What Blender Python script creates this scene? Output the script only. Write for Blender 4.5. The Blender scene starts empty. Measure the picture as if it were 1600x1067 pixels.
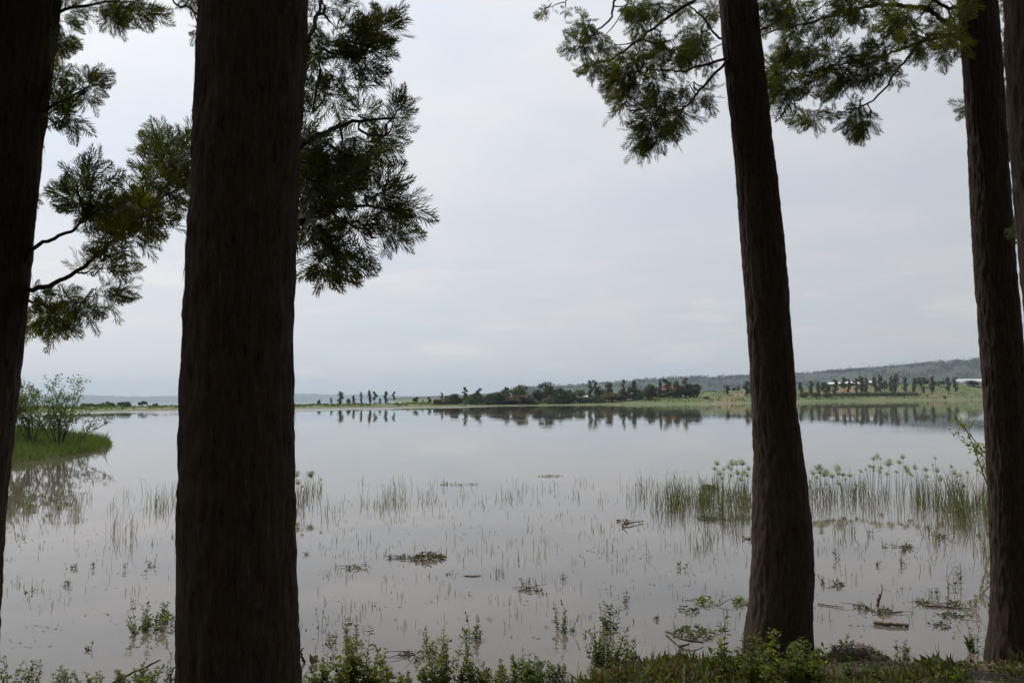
import bpy, math, random
import numpy as np
from mathutils import Vector, Matrix

SC = bpy.context.scene
COL = SC.collection
rng = np.random.default_rng(7)
random.seed(7)

# ------------------------------------------------------------------ camera
FP = 1400.0                       # focal length in photo pixels (1600 wide)
CAM = np.array([0.0, 0.0, 2.4])
PITCH = math.atan(87.5 / FP)
ROLL = math.radians(0.45)
F = np.array([0, math.cos(PITCH), math.sin(PITCH)])
U0 = np.array([0, -math.sin(PITCH), math.cos(PITCH)])
R0 = np.array([1.0, 0, 0])
RT = R0 * math.cos(ROLL) - U0 * math.sin(ROLL)
UP = U0 * math.cos(ROLL) + R0 * math.sin(ROLL)
cd = bpy.data.cameras.new('camera')
cam = bpy.data.objects.new('camera', cd)
COL.objects.link(cam)
cam.matrix_world = Matrix([[RT[0], UP[0], -F[0], CAM[0]], [RT[1], UP[1], -F[1], CAM[1]], [RT[2], UP[2], -F[2], CAM[2]], [0, 0, 0, 1]])
cd.sensor_width = 36
cd.lens = 36 * FP / 1600
cd.clip_start = 0.05
cd.clip_end = 40000
SC.camera = cam

# ------------------------------------------------------------------ sky and sun
SUN_AZ, SUN_EL = math.radians(-46), math.radians(56)      # azimuth from +Y towards +X
SUN = np.array([math.sin(SUN_AZ) * math.cos(SUN_EL), math.cos(SUN_AZ) * math.cos(SUN_EL), math.sin(SUN_EL)])
SKY_STRENGTH = 0.1
W = bpy.data.worlds.new('World')
SC.world = W
W.use_nodes = True


class NT:
    """little node helper"""
    def __init__(s, tree):
        s.t = tree
        s.n = tree.nodes
        s.l = tree.links

    def new(s, typ, **kw):
        nd = s.n.new(typ)
        for k, v in kw.items():
            setattr(nd, k, v)
        return nd

    def put(s, sock, v):
        if hasattr(v, 'is_output') or isinstance(v, bpy.types.NodeSocket):
            s.l.new(v, sock)
        elif v is not None:
            if isinstance(v, (tuple, list)) and len(v) == 3 and sock.type == 'RGBA':
                v = (*v, 1)
            sock.default_value = v

    def math(s, op, a, b=None, c=None, clamp=False):
        nd = s.new('ShaderNodeMath', operation=op)
        nd.use_clamp = clamp
        s.put(nd.inputs[0], a)
        s.put(nd.inputs[1], b)
        if c is not None:
            s.put(nd.inputs[2], c)
        return nd.outputs[0]

    def vmath(s, op, a, b=None, out=0):
        nd = s.new('ShaderNodeVectorMath', operation=op)
        s.put(nd.inputs[0], a)
        if op == 'SCALE':
            s.put(nd.inputs[3], b)
        elif b is not None:
            s.put(nd.inputs[1], b)
        return nd.outputs[out]

    def mix(s, f, a, b, typ='RGBA', blend='MIX'):
        nd = s.new('ShaderNodeMix', data_type=typ)
        i = 6 if typ == 'RGBA' else 2
        if typ == 'RGBA':
            nd.blend_type = blend
        s.put(nd.inputs[0], f)
        s.put(nd.inputs[i], a)
        s.put(nd.inputs[i + 1], b)
        return nd.outputs[2 if typ == 'RGBA' else 0]

    def noise(s, vec, scale, detail=4, rough=0.55, out=0):
        nd = s.new('ShaderNodeTexNoise')
        if vec is not None:
            s.l.new(vec, nd.inputs['Vector'])
        nd.inputs['Scale'].default_value = scale
        nd.inputs['Detail'].default_value = detail
        nd.inputs['Roughness'].default_value = rough
        return nd.outputs[out]

    def ramp(s, fac, stops):
        nd = s.new('ShaderNodeValToRGB')
        s.l.new(fac, nd.inputs[0])
        cr = nd.color_ramp
        while len(cr.elements) < len(stops):
            cr.elements.new(0.5)
        for e, (p, c) in zip(cr.elements, stops):
            e.position = p
            e.color = (*c, 1) if len(c) == 3 else c
        return nd.outputs[0]

    def rng(s, v, a, b, c=0.0, d=1.0, smooth=True):
        nd = s.new('ShaderNodeMapRange')
        nd.interpolation_type = 'SMOOTHSTEP' if smooth else 'LINEAR'
        s.put(nd.inputs[0], v)
        for i, q in enumerate((a, b, c, d)):
            nd.inputs[i + 1].default_value = q
        return nd.outputs[0]

    def xyz(s, v):
        nd = s.new('ShaderNodeSeparateXYZ')
        s.l.new(v, nd.inputs[0])
        return nd.outputs

    def comb(s, x, y, z):
        nd = s.new('ShaderNodeCombineXYZ')
        for i, q in enumerate((x, y, z)):
            s.put(nd.inputs[i], q)
        return nd.outputs[0]


wt = NT(W.node_tree)
W.node_tree.nodes.clear()
wo = wt.new('ShaderNodeOutputWorld')
bg = wt.new('ShaderNodeBackground')
sky = wt.new('ShaderNodeTexSky', sky_type='NISHITA')
sky.sun_disc = False
sky.sun_elevation = SUN_EL
sky.sun_rotation = SUN_AZ
sky.altitude = 1400
sky.air_density = 1.0
sky.dust_density = 3.0
tc = wt.new('ShaderNodeTexCoord')
dirv = wt.vmath('NORMALIZE', tc.outputs['Generated'])
dx, dy, dz = wt.xyz(dirv)
zz = wt.math('ADD', wt.math('MAXIMUM', dz, 0.0), 0.16)
plan = wt.comb(wt.math('DIVIDE', dx, zz), wt.math('DIVIDE', dy, zz), 0.0)
n1 = wt.noise(plan, 0.75, 7, 0.55)                                   # broad soft layers
n2 = wt.noise(wt.vmath('ADD', plan, (9.3, 2.1, 4.0)), 2.3, 8, 0.6)   # finer wisps
lay = wt.math('ADD', wt.math('MULTIPLY', n1, 0.62), wt.math('MULTIPLY', n2, 0.38))
cover = wt.rng(lay, 0.36, 0.62, 0.91, 0.99)
# thin overcast: brighter towards the hidden sun, greyer away from it
cosg = wt.vmath('DOT_PRODUCT', dirv, tuple(SUN), out=1)
glow = wt.math('POWER', wt.rng(cosg, -0.6, 1.0, 0.0, 1.0, False), 2.2)
lum = wt.math('ADD', 3.95, wt.math('MULTIPLY', glow, 8.3))
tone = wt.mix(wt.rng(lay, 0.38, 0.62), (0.885, 0.94, 1.015), (0.98, 0.975, 1.01))
# low pale cumulus banks near the horizon
low = wt.noise(wt.comb(wt.math('MULTIPLY', dx, 7.0), wt.math('MULTIPLY', dy, 7.0), wt.math('MULTIPLY', dz, 34.0)), 1.0, 7, 0.55)
lowm = wt.math('MULTIPLY', wt.rng(low, 0.54, 0.66), wt.math('MULTIPLY', wt.rng(dz, 0.0, 0.03), wt.rng(dz, 0.20, 0.07)))
tone = wt.mix(wt.rng(dz, 0.22, 0.0), tone, wt.vmath('MULTIPLY', tone, (1.05, 1.03, 1.0)))     # low air is dustier
cloud = wt.vmath('SCALE', tone, lum)
cloud = wt.mix(wt.math('MULTIPLY', lowm, 0.6), cloud, wt.vmath('SCALE', wt.comb(1.06, 1.0, 0.965), wt.math('MULTIPLY', lum, 1.12)))
skyc = wt.mix(cover, sky.outputs[0], cloud)
wt.l.new(skyc, bg.inputs[0])
bg.inputs[1].default_value = SKY_STRENGTH
wt.l.new(bg.outputs[0], wo.inputs[0])

sd = bpy.data.lights.new('sun', 'SUN')
sd.energy = 2.6
sd.angle = math.radians(5)
sd.color = (1.0, 0.95, 0.87)
sun = bpy.data.objects.new('sun', sd)
COL.objects.link(sun)
sun.rotation_euler = Vector(SUN).to_track_quat('Z', 'Y').to_euler()
sun.location = (-20, 30, 60)

SC.view_settings.view_transform = 'Standard'
SC.view_settings.look = 'None'
SC.view_settings.exposure = 0.0
SC.view_settings.gamma = 1.0
SC.view_settings.use_curve_mapping = False
SC.render.engine = 'CYCLES'
SC.cycles.use_denoising = True
SC.cycles.max_bounces = 5
SC.cycles.diffuse_bounces = 2
SC.cycles.glossy_bounces = 3
SC.cycles.transmission_bounces = 4
SC.cycles.transparent_max_bounces = 6
SC.cycles.volume_bounces = 0
SC.cycles.use_adaptive_sampling = True
SC.cycles.adaptive_threshold = 0.015
SC.cycles.caustics_reflective = False
SC.cycles.caustics_refractive = False


# ------------------------------------------------------------------ photo pixel -> place
def at(x, y, d):
    """point at depth d metres on the ray through photo pixel (x, y)"""
    return CAM + d * (F + RT * ((x - 800) / FP) + UP * ((533.5 - y) / FP))


def onz(x, y, z=0.0):
    """point where that ray meets the level z"""
    v = F + RT * ((x - 800) / FP) + UP * ((533.5 - y) / FP)
    return CAM + v * ((z - CAM[2]) / v[2])


def proj(p):
    q = np.asarray(p) - CAM
    d = q @ F
    return 800 + FP * (q @ RT) / d, 533.5 - FP * (q @ UP) / d


def az(px):
    return math.atan((px - 800) / FP)


def unit(v):
    v = np.asarray(v, float)
    return v / (np.linalg.norm(v, axis=-1, keepdims=True) + 1e-12)


def sstep(t):
    t = np.clip(t, 0, 1)
    return t * t * (3 - 2 * t)


class VNoise:
    """tileable 2-D value noise"""
    def __init__(s, nu, nv, seed):
        s.g = np.random.default_rng(seed).random((nu, nv))
        s.nu, s.nv = nu, nv

    def __call__(s, u, v):
        iu, iv = np.floor(u).astype(int), np.floor(v).astype(int)
        fu, fv = sstep(u - iu), sstep(v - iv)
        a, b = iu % s.nu, (iu + 1) % s.nu
        c, d = iv % s.nv, (iv + 1) % s.nv
        g = s.g
        return (g[a, c] * (1 - fu) + g[b, c] * fu) * (1 - fv) + (g[a, d] * (1 - fu) + g[b, d] * fu) * fv


# ------------------------------------------------------------------ meshes
class MB:
    """collects pieces and builds ONE mesh object"""
    def __init__(s):
        s.v, s.f, s.n, s.smooth = [], [], 0, []

    def add(s, v, f, smooth=False):
        v = np.asarray(v, float)
        s.v.append(v)
        s.f.append((np.asarray(f, int) + s.n))
        s.n += len(v)
        s.smooth.append(np.full(len(f), smooth))

    def blades(s, P, D, S, L, Wd, mid=0.45):
        """flat pointed leaves: base P, direction D, sideways S, length L, width Wd"""
        P, D, S = np.atleast_2d(P), unit(np.atleast_2d(D)), unit(np.atleast_2d(S))
        L = np.broadcast_to(L, len(P))[:, None]
        Wd = np.broadcast_to(Wd, len(P))[:, None]
        m = P + D * L * mid
        nrm = np.cross(D, S)
        v = np.stack([P, m + S * Wd / 2 + nrm * Wd * .12, P + D * L, m - S * Wd / 2 + nrm * Wd * .12], 1).reshape(-1, 3)
        n = len(P)
        s.add(v, np.arange(4 * n).reshape(n, 4))

    def tube(s, pts, rad, seg=6, smooth=True, cap=True):
        pts = np.asarray(pts, float)
        n = len(pts)
        rad = np.broadcast_to(rad, n)
        t = unit(np.gradient(pts, axis=0))
        ref = np.array([0.31, 0.87, 0.38]) if abs(t[:, 2]).mean() > 0.6 else np.array([0, 0, 1.0])
        a = unit(np.cross(t, ref))
        b = np.cross(t, a)
        ang = np.arange(seg) / seg * 2 * math.pi
        ring = a[:, None] * np.cos(ang)[None, :, None] + b[:, None] * np.sin(ang)[None, :, None]
        v = (pts[:, None] + ring * rad[:, None, None]).reshape(-1, 3)
        i, j = np.meshgrid(np.arange(n - 1), np.arange(seg), indexing='ij')
        k = (j + 1) % seg
        f = np.stack([i * seg + j, i * seg + k, (i + 1) * seg + k, (i + 1) * seg + j], -1).reshape(-1, 4)
        s.add(v, f, smooth)

    def strip(s, pts, wid, side):
        """flat blade along a polyline"""
        pts = np.asarray(pts, float)
        n = len(pts)
        wid = np.broadcast_to(wid, n)[:, None]
        side = unit(side)
        v = np.stack([pts - side * wid / 2, pts + side * wid / 2], 1).reshape(-1, 3)
        i = np.arange(n - 1) * 2
        s.add(v, np.stack([i, i + 1, i + 3, i + 2], 1))

    def box(s, c, d, rz=0.0):
        c, d = np.asarray(c, float), np.asarray(d, float) / 2
        q = np.array([[x, y, z] for x in (-1, 1) for y in (-1, 1) for z in (-1, 1)]) * d
        cs, sn = math.cos(rz), math.sin(rz)
        q = np.stack([q[:, 0] * cs - q[:, 1] * sn, q[:, 0] * sn + q[:, 1] * cs, q[:, 2]], 1) + c
        s.add(q, [[0, 1, 3, 2], [4, 6, 7, 5], [0, 4, 5, 1], [2, 3, 7, 6], [0, 2, 6, 4], [1, 5, 7, 3]])

    def mesh(s, name, mat):
        v = np.concatenate(s.v)
        me = bpy.data.meshes.new(name)
        cnt = np.concatenate([np.full(len(f), f.shape[1]) for f in s.f])
        loops = np.concatenate([f.ravel() for f in s.f])
        me.vertices.add(len(v))
        me.vertices.foreach_set('co', v.astype(np.float32).ravel())
        me.loops.add(len(loops))
        me.loops.foreach_set('vertex_index', loops.astype(np.int32))
        me.polygons.add(len(cnt))
        me.polygons.foreach_set('loop_start', (np.cumsum(cnt) - cnt).astype(np.int32))
        me.polygons.foreach_set('use_smooth', np.concatenate(s.smooth))
        me.update(calc_edges=True)
        me.materials.append(mat)
        return me

    def build(s, name, mat, parent=None, loc=None):
        return link(name, s.mesh(name, mat), parent, loc)


def link(name, me, parent=None, loc=None):
    o = bpy.data.objects.new(name, me)
    COL.objects.link(o)
    if parent is not None:
        o.parent = parent
    if loc is not None:
        o.location = tuple(loc)
    return o


def tag(o, label=None, cat=None, group=None, kind=None):
    for k, v in (('label', label), ('category', cat), ('group', group), ('kind', kind)):
        if v:
            o[k] = v
    return o


def thing(name, label, cat, loc, group=None, rz=0.0):
    o = bpy.data.objects.new(name, None)
    o.empty_display_size = 0.2
    COL.objects.link(o)
    o.location = tuple(loc)
    o.rotation_euler.z = rz
    return tag(o, label, cat, group)


ORD = ['first', 'second', 'third', 'fourth', 'fifth', 'sixth', 'seventh', 'eighth', 'ninth', 'tenth', 'eleventh', 'twelfth',
       'thirteenth', 'fourteenth', 'fifteenth', 'sixteenth', 'seventeenth', 'eighteenth', 'nineteenth', 'twentieth']


def ordn(i):
    if i < 20:
        return ORD[i]
    t = {2: 'twenty', 3: 'thirty', 4: 'forty', 5: 'fifty'}[(i + 1) // 10]
    r = (i + 1) % 10
    return t + '-' + ORD[r - 1] if r else {2: 'twentieth', 3: 'thirtieth', 4: 'fortieth', 5: 'fiftieth'}[(i + 1) // 10]


# ------------------------------------------------------------------ materials
def new_mat(name):
    m = bpy.data.materials.new(name)
    m.use_nodes = True
    t = NT(m.node_tree)
    b = m.node_tree.nodes['Principled BSDF']
    return m, t, b, m.node_tree.nodes['Material Output']


def leaf_mat(name, cols, trans=0.4, rough=0.55, tcol=None, scale=1.3):
    """leaf: colour differs from leaf to leaf and clump to clump; part of the light passes through"""
    m, t, b, out = new_mat(name)
    g = t.new('ShaderNodeNewGeometry')
    oi = t.new('ShaderNodeObjectInfo')
    f = t.math('ADD', t.math('MULTIPLY', g.outputs['Random Per Island'], 0.6), t.math('MULTIPLY', t.noise(g.outputs['Position'], scale, 2), 0.4))
    f = t.math('ADD', f, t.math('MULTIPLY', t.math('SUBTRACT', oi.outputs['Random'], 0.5), 0.25), clamp=True)
    c = t.ramp(f, [(0.15 + 0.7 * i / max(1, len(cols) - 1), q) for i, q in enumerate(cols)])
    t.put(b.inputs['Base Color'], c)
    b.inputs['Roughness'].default_value = rough
    b.inputs['Specular IOR Level'].default_value = 0.3
    tr = t.new('ShaderNodeBsdfTranslucent')
    t.put(tr.inputs[0], t.mix(1.0, c, tcol or (1.5, 1.6, 0.6), blend='MULTIPLY'))
    ms = t.new('ShaderNodeMixShader')
    ms.inputs[0].default_value = trans
    t.l.new(b.outputs[0], ms.inputs[1])
    t.l.new(tr.outputs[0], ms.inputs[2])
    t.l.new(ms.outputs[0], out.inputs[0])
    return m


def plain_mat(name, c1, c2, scale=4.0, rough=0.85, bump=0.0, stretch=(1, 1, 1), detail=5):
    m, t, b, out = new_mat(name)
    tcn = t.new('ShaderNodeTexCoord')
    v = t.vmath('MULTIPLY', tcn.outputs['Object'], stretch)
    n = t.noise(v, scale, detail)
    t.put(b.inputs['Base Color'], t.mix(t.rng(n, 0.35, 0.65), c1, c2))
    b.inputs['Roughness'].default_value = rough
    b.inputs['Specular IOR Level'].default_value = 0.25
    if bump:
        bn = t.new('ShaderNodeBump')
        bn.inputs['Strength'].default_value = 0.9
        bn.inputs['Distance'].default_value = bump
        t.l.new(t.noise(v, scale * 3, 6, 0.65), bn.inputs['Height'])
        t.l.new(bn.outputs[0], b.inputs['Normal'])
    return m


M = {}
# bark: grey-brown with vertical furrows, reddish in the cracks, some pale lichen
m, t, b, out = new_mat('bark')
tcn = t.new('ShaderNodeTexCoord')
v = t.vmath('MULTIPLY', tcn.outputs['Object'], (1, 1, 0.16))
n = t.math('ADD', t.math('MULTIPLY', t.noise(v, 34, 8, 0.75), .6), t.math('MULTIPLY', t.noise(v, 110, 5, 0.7), .4))
col = t.ramp(n, [(0.38, (0.016, 0.011, 0.008)), (0.47, (0.060, 0.038, 0.026)), (0.56, (0.058, 0.048, 0.038)), (0.68, (0.13, 0.108, 0.088))])
lich = t.rng(t.noise(tcn.outputs['Object'], 5.0, 6, 0.7), 0.6, 0.72)
col = t.mix(t.math('MULTIPLY', lich, 0.35), col, (0.10, 0.10, 0.085))
t.put(b.inputs['Base Color'], col)
b.inputs['Roughness'].default_value = 0.92
b.inputs['Specular IOR Level'].default_value = 0.15
bn = t.new('ShaderNodeBump')
bn.inputs['Strength'].default_value = 1.0
bn.inputs['Distance'].default_value = 0.012
t.l.new(n, bn.inputs['Height'])
t.l.new(bn.outputs[0], b.inputs['Normal'])
M['bark'] = m
M['twig'] = plain_mat('twig_bark', (0.035, 0.026, 0.02), (0.07, 0.055, 0.042), 18)
M['needle'] = leaf_mat('silky_oak_leaf', [(0.028, 0.036, 0.015), (0.050, 0.064, 0.020), (0.092, 0.105, 0.028), (0.16, 0.145, 0.04)], 0.48)
M['shrub'] = leaf_mat('shrub_leaf', [(0.045, 0.068, 0.025), (0.085, 0.115, 0.04), (0.14, 0.15, 0.05)], 0.5)
M['weed'] = leaf_mat('weed_leaf', [(0.05, 0.085, 0.016), (0.11, 0.15, 0.026), (0.19, 0.20, 0.04)], 0.6, tcol=(1.75, 1.6, 0.5))
M['cover'] = leaf_mat('ground_cover_leaf', [(0.10, 0.065, 0.04), (0.075, 0.062, 0.03), (0.07, 0.09, 0.022), (0.13, 0.14, 0.034)], 0.4, scale=2.5)
M['waterweed'] = leaf_mat('water_weed_leaf', [(0.03, 0.035, 0.016), (0.06, 0.08, 0.025), (0.11, 0.13, 0.035)], 0.35)
M['grass'] = leaf_mat('bank_grass', [(0.04, 0.065, 0.015), (0.07, 0.11, 0.022), (0.12, 0.14, 0.035)], 0.35, scale=0.5)
M['raft'] = leaf_mat('raft_weed', [(0.03, 0.022, 0.012), (0.06, 0.048, 0.02), (0.09, 0.085, 0.03), (0.13, 0.12, 0.04)], 0.25)
M['dry'] = leaf_mat('dry_leaf', [(0.05, 0.03, 0.02), (0.12, 0.075, 0.045), (0.24, 0.17, 0.11)], 0.15, tcol=(1, 0.8, 0.6))
M['reed'] = leaf_mat('rush_stem', [(0.034, 0.044, 0.018), (0.060, 0.080, 0.028), (0.105, 0.12, 0.042), (0.16, 0.135, 0.07)], 0.35)
M['umbel'] = leaf_mat('papyrus_umbel', [(0.36, 0.39, 0.28), (0.46, 0.48, 0.38), (0.54, 0.55, 0.46)], 0.4, tcol=(1.0, 1.0, 0.9))
M['far_dark'] = leaf_mat('far_tree_dark', [(0.032, 0.044, 0.028), (0.060, 0.078, 0.044), (0.095, 0.115, 0.058)], 0.25, scale=0.25)
M['hill_wood'] = leaf_mat('hill_wood_leaf', [(0.014, 0.023, 0.015), (0.018, 0.028, 0.018), (0.024, 0.034, 0.021)], 0.2, scale=0.05)
M['far_mid'] = leaf_mat('far_tree_green', [(0.05, 0.068, 0.034), (0.09, 0.115, 0.052), (0.14, 0.16, 0.07)], 0.25, scale=0.25)
M['far_rust'] = leaf_mat('far_tree_rusty', [(0.06, 0.056, 0.034), (0.13, 0.10, 0.05), (0.21, 0.14, 0.07)], 0.25, scale=0.25)
M['stick'] = plain_mat('dead_wood', (0.11, 0.075, 0.05), (0.24, 0.18, 0.13), 14, bump=0.003)
M['white_roof'] = plain_mat('pale_sheet_roof', (0.62, 0.62, 0.62), (0.8, 0.8, 0.8), 0.6, rough=0.45)
M['film'] = plain_mat('greenhouse_film', (0.42, 0.45, 0.45), (0.56, 0.58, 0.57), 0.3, rough=0.4)
M['red_roof'] = plain_mat('clay_tile', (0.16, 0.06, 0.04), (0.24, 0.10, 0.06), 1.2, bump=0.03)
M['thatch'] = plain_mat('thatch', (0.12, 0.09, 0.06), (0.2, 0.15, 0.1), 2.5, bump=0.05)
M['plaster'] = plain_mat('plaster', (0.42, 0.36, 0.29), (0.5, 0.45, 0.38), 0.8)
M['brickwall'] = plain_mat('mud_brick', (0.30, 0.16, 0.09), (0.38, 0.22, 0.13), 0.8)
M['teal'] = plain_mat('teal_paint', (0.12, 0.28, 0.26), (0.16, 0.34, 0.31), 0.8)
M['dark'] = plain_mat('dark_opening', (0.03, 0.03, 0.03), (0.05, 0.05, 0.05), 1.0)

# near ground: damp brown soil with litter and moss
m, t, b, out = new_mat('bank_soil')
g = t.new('ShaderNodeNewGeometry')
n = t.noise(g.outputs['Position'], 3.5, 8, 0.65)
n_ = t.noise(g.outputs['Position'], 40, 4, 0.6)
col = t.ramp(t.math('ADD', t.math('MULTIPLY', n, .6), t.math('MULTIPLY', n_, .4)), [(0.36, (0.045, 0.032, 0.022)), (0.5, (0.085, 0.062, 0.042)), (0.62, (0.07, 0.085, 0.03))])
t.put(b.inputs['Base Color'], col)
b.inputs['Roughness'].default_value = 0.9
bn = t.new('ShaderNodeBump')
bn.inputs['Distance'].default_value = 0.03
t.l.new(n_, bn.inputs['Height'])
t.l.new(bn.outputs[0], b.inputs['Normal'])
M['soil'] = m

# far land: grass, dry grass, bare red soil where the attribute says so
m, t, b, out = new_mat('shore_land')
g = t.new('ShaderNodeNewGeometry')
pz = g.outputs['Position']
at_ = t.new('ShaderNodeAttribute', attribute_name='soil')
n = t.noise(pz, 0.035, 6, 0.6)
n_ = t.noise(pz, 0.35, 5, 0.6)
col = t.mix(t.rng(n, 0.38, 0.6), (0.085, 0.125, 0.032), (0.135, 0.135, 0.055))
col = t.mix(t.math('MULTIPLY', t.rng(n_, 0.45, 0.65), 0.55), col, (0.045, 0.075, 0.022))
col = t.mix(t.math('MULTIPLY', at_.outputs['Fac'], t.rng(n_, 0.25, 0.55, 0.35, 1.0)), col, (0.25, 0.145, 0.085))
t.put(b.inputs['Base Color'], col)
b.inputs['Roughness'].default_value = 0.95
M['land'] = m

m, t, b, out = new_mat('wooded_hill')
g = t.new('ShaderNodeNewGeometry')
n = t.noise(g.outputs['Position'], 0.004, 7, 0.6)
n_ = t.noise(g.outputs['Position'], 0.03, 5, 0.65)
col = t.mix(t.rng(n, 0.42, 0.62), (0.014, 0.024, 0.015), (0.026, 0.034, 0.02))
col = t.mix(t.rng(n_, 0.45, 0.7), col, (0.025, 0.036, 0.016))
col = t.mix(t.math('MULTIPLY', t.rng(t.noise(g.outputs['Position'], 0.0022, 3), 0.55, 0.68), 0.35), col, (0.13, 0.09, 0.055))
t.put(b.inputs['Base Color'], col)
b.inputs['Roughness'].default_value = 1.0
M['hill'] = m

# lake: muddy body under a reflecting surface; slight swell, ripples in breeze bands
m, t, b, out = new_mat('lake_water')
g = t.new('ShaderNodeNewGeometry')
P_ = g.outputs['Position']
rp = t.new('ShaderNodeAttribute', attribute_name='ripple')
mud = t.noise(P_, 0.35, 4, 0.5)
t.put(b.inputs['Base Color'], t.mix(t.rng(mud, 0.35, 0.65), (0.086, 0.072, 0.056), (0.120, 0.100, 0.080)))
b.inputs['IOR'].default_value = 1.333
patch = t.rng(t.noise(t.vmath('MULTIPLY', P_, (0.012, 0.05, 1)), 1.0, 5), 0.40, 0.64, 0.25, 1.0)
w1 = t.noise(t.vmath('MULTIPLY', P_, (0.6, 1.0, 1)), 1.1, 3, 0.5)
w2 = t.noise(t.vmath('MULTIPLY', P_, (0.7, 1.0, 1)), 5.5, 2, 0.5)
hgt = t.math('ADD', t.math('MULTIPLY', t.math('MULTIPLY', w1, 0.0042), patch), t.math('MULTIPLY', t.math('MULTIPLY', w2, 0.0007), patch))
hgt = t.math('ADD', hgt, t.math('MULTIPLY', t.math('MULTIPLY', w2, 0.016), rp.outputs['Fac']))
t.put(b.inputs['Roughness'], t.math('ADD', t.math('MULTIPLY', patch, 0.035), t.math('MULTIPLY', rp.outputs['Fac'], 0.30)))
bn = t.new('ShaderNodeBump')
bn.inputs['Strength'].default_value = 1.0
bn.inputs['Distance'].default_value = 1.0
t.l.new(hgt, bn.inputs['Height'])
t.l.new(bn.outputs[0], b.inputs['Normal'])
M['water'] = m

# ------------------------------------------------------------------ the setting
def interp(px, xs, ys):
    return np.interp(px, xs, ys)


def grid_faces(nr, nc):
    i, j = np.meshgrid(np.arange(nr - 1), np.arange(nc - 1), indexing='ij')
    return np.stack([i * nc + j, i * nc + j + 1, (i + 1) * nc + j + 1, (i + 1) * nc + j], -1).reshape(-1, 4)


# near bank: heights above the water
vn = VNoise(64, 64, 3)


def shore_y(x):
    return np.interp(x, [-60, -12, -6, -3.5, -2, -0.6, 0.3, 1.2, 2.0, 3.0, 4.2, 6, 12, 60],
                     [4, 5.2, 6.2, 6.6, 6.8, 6.9, 7.3, 8.15, 8.35, 8.15, 8.05, 7.95, 8.5, 14]) + 0.25 * (vn(x * 1.7 + 9, x * 0 + 3.3) - 0.5)


def bank_z(x, y):
    x, y = np.asarray(x, float), np.asarray(y, float)
    t = shore_y(x) - y
    z = np.where(t > 0, 0.70 * (1 - np.exp(-np.clip(t, 0, 200) / 4.2)) + 0.05 * sstep(t / 0.4), -0.9 * (1 - np.exp(np.clip(t, -200, 0) / 9.0)))
    return z + np.clip(t + .2, 0, 1) * (0.10 * (vn(x * 1.3, y * 1.3) - 0.5) + 0.04 * (vn(x * 4.3, y * 4.3) - 0.5))


xs = np.concatenate([np.linspace(-160, -14, 30), np.linspace(-13.8, 13.8, 230), np.linspace(14, 160, 30)])
ys = np.concatenate([np.linspace(-160, -6, 30), np.linspace(-5.5, 12, 150), np.linspace(12.5, 40, 20)])
X, Y = np.meshgrid(xs, ys, indexing='ij')
mb = MB()
mb.add(np.stack([X, Y, bank_z(X, Y)], -1).reshape(-1, 3), grid_faces(len(xs), len(ys))[:, ::-1], True)
ground = tag(mb.build('ground', M['soil']), kind='structure')

# far shore, from the photo's waterline: distance of the water's edge for each bearing
SPX = [-900, -300, 0, 200, 470, 640, 760, 850, 1000, 1100, 1165, 1250, 1330, 1450, 1540, 1750, 2300]
SR = [150, 185, 205, 224, 236, 245, 258, 268, 272, 272, 300, 330, 365, 405, 430, 440, 400]
ZC = [.8, .8, .8, .7, .6, .75, 1.0, 1.3, 2.4, 3.6, 4.8, 5.2, 6.4, 7.3, 6.6, 6.5, 6.5]
TC = [20, 20, 20, 20, 20, 25, 30, 40, 45, 50, 60, 60, 60, 65, 70, 70, 70]


def shore_r(px):
    return interp(px, SPX, SR) + 2.5 * (vn(np.asarray(px) / 31.0 + 400, np.asarray(px) * 0 + 1.5) - 0.5)


def land_z(px, r):
    px, r = np.asarray(px, float), np.asarray(r, float)
    tt = r - shore_r(px)
    zc, tcw = interp(px, SPX, ZC), interp(px, SPX, TC)
    z = np.where(tt > 0, 0.25 * sstep(tt / 2.0) + (zc - 0.25) * sstep((tt - 1) / tcw), tt * 0.08)
    spit = 1 - sstep((px - 560) / 160.0)          # on the left the land is a narrow spit with water behind
    z = z * (1 - spit * sstep((tt - 45) / 50.0)) - spit * 0.8 * sstep((tt - 45) / 50.0)
    back = (1 - spit) * sstep((tt - 150) / 600.0)
    z = z * (1 - back) + back * 2.0
    return z + np.clip(tt / 10, 0, 1) * 0.35 * (vn(px / 9.0 + 300, tt / 9.0 + 50) - 0.5)


def polar(px, r):
    a = np.arctan((np.asarray(px, float) - 800) / FP)
    return np.stack([np.sin(a) * r, np.cos(a) * r], -1)


pxs = np.linspace(-900, 2300, 420)
tts = np.concatenate([[-14, -4, -1, 0.2, 1, 2, 3, 4.5, 6], np.linspace(8, 110, 40), np.geomspace(118, 2700, 26)])
PX, TT = np.meshgrid(pxs, tts, indexing='ij')
RR = shore_r(PX) + TT
XY = polar(PX, RR)
mb = MB()
mb.add(np.concatenate([XY, land_z(PX, RR)[..., None]], -1).reshape(-1, 3), grid_faces(len(pxs), len(tts))[:, ::-1], True)
land = tag(mb.build('far_shore', M['land']), kind='structure')
soil = np.zeros(PX.shape)


def blob(cx, ct, wx, wt_):
    return np.exp(-((PX - cx) / wx) ** 2 - ((TT - ct) / wt_) ** 2)


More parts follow.
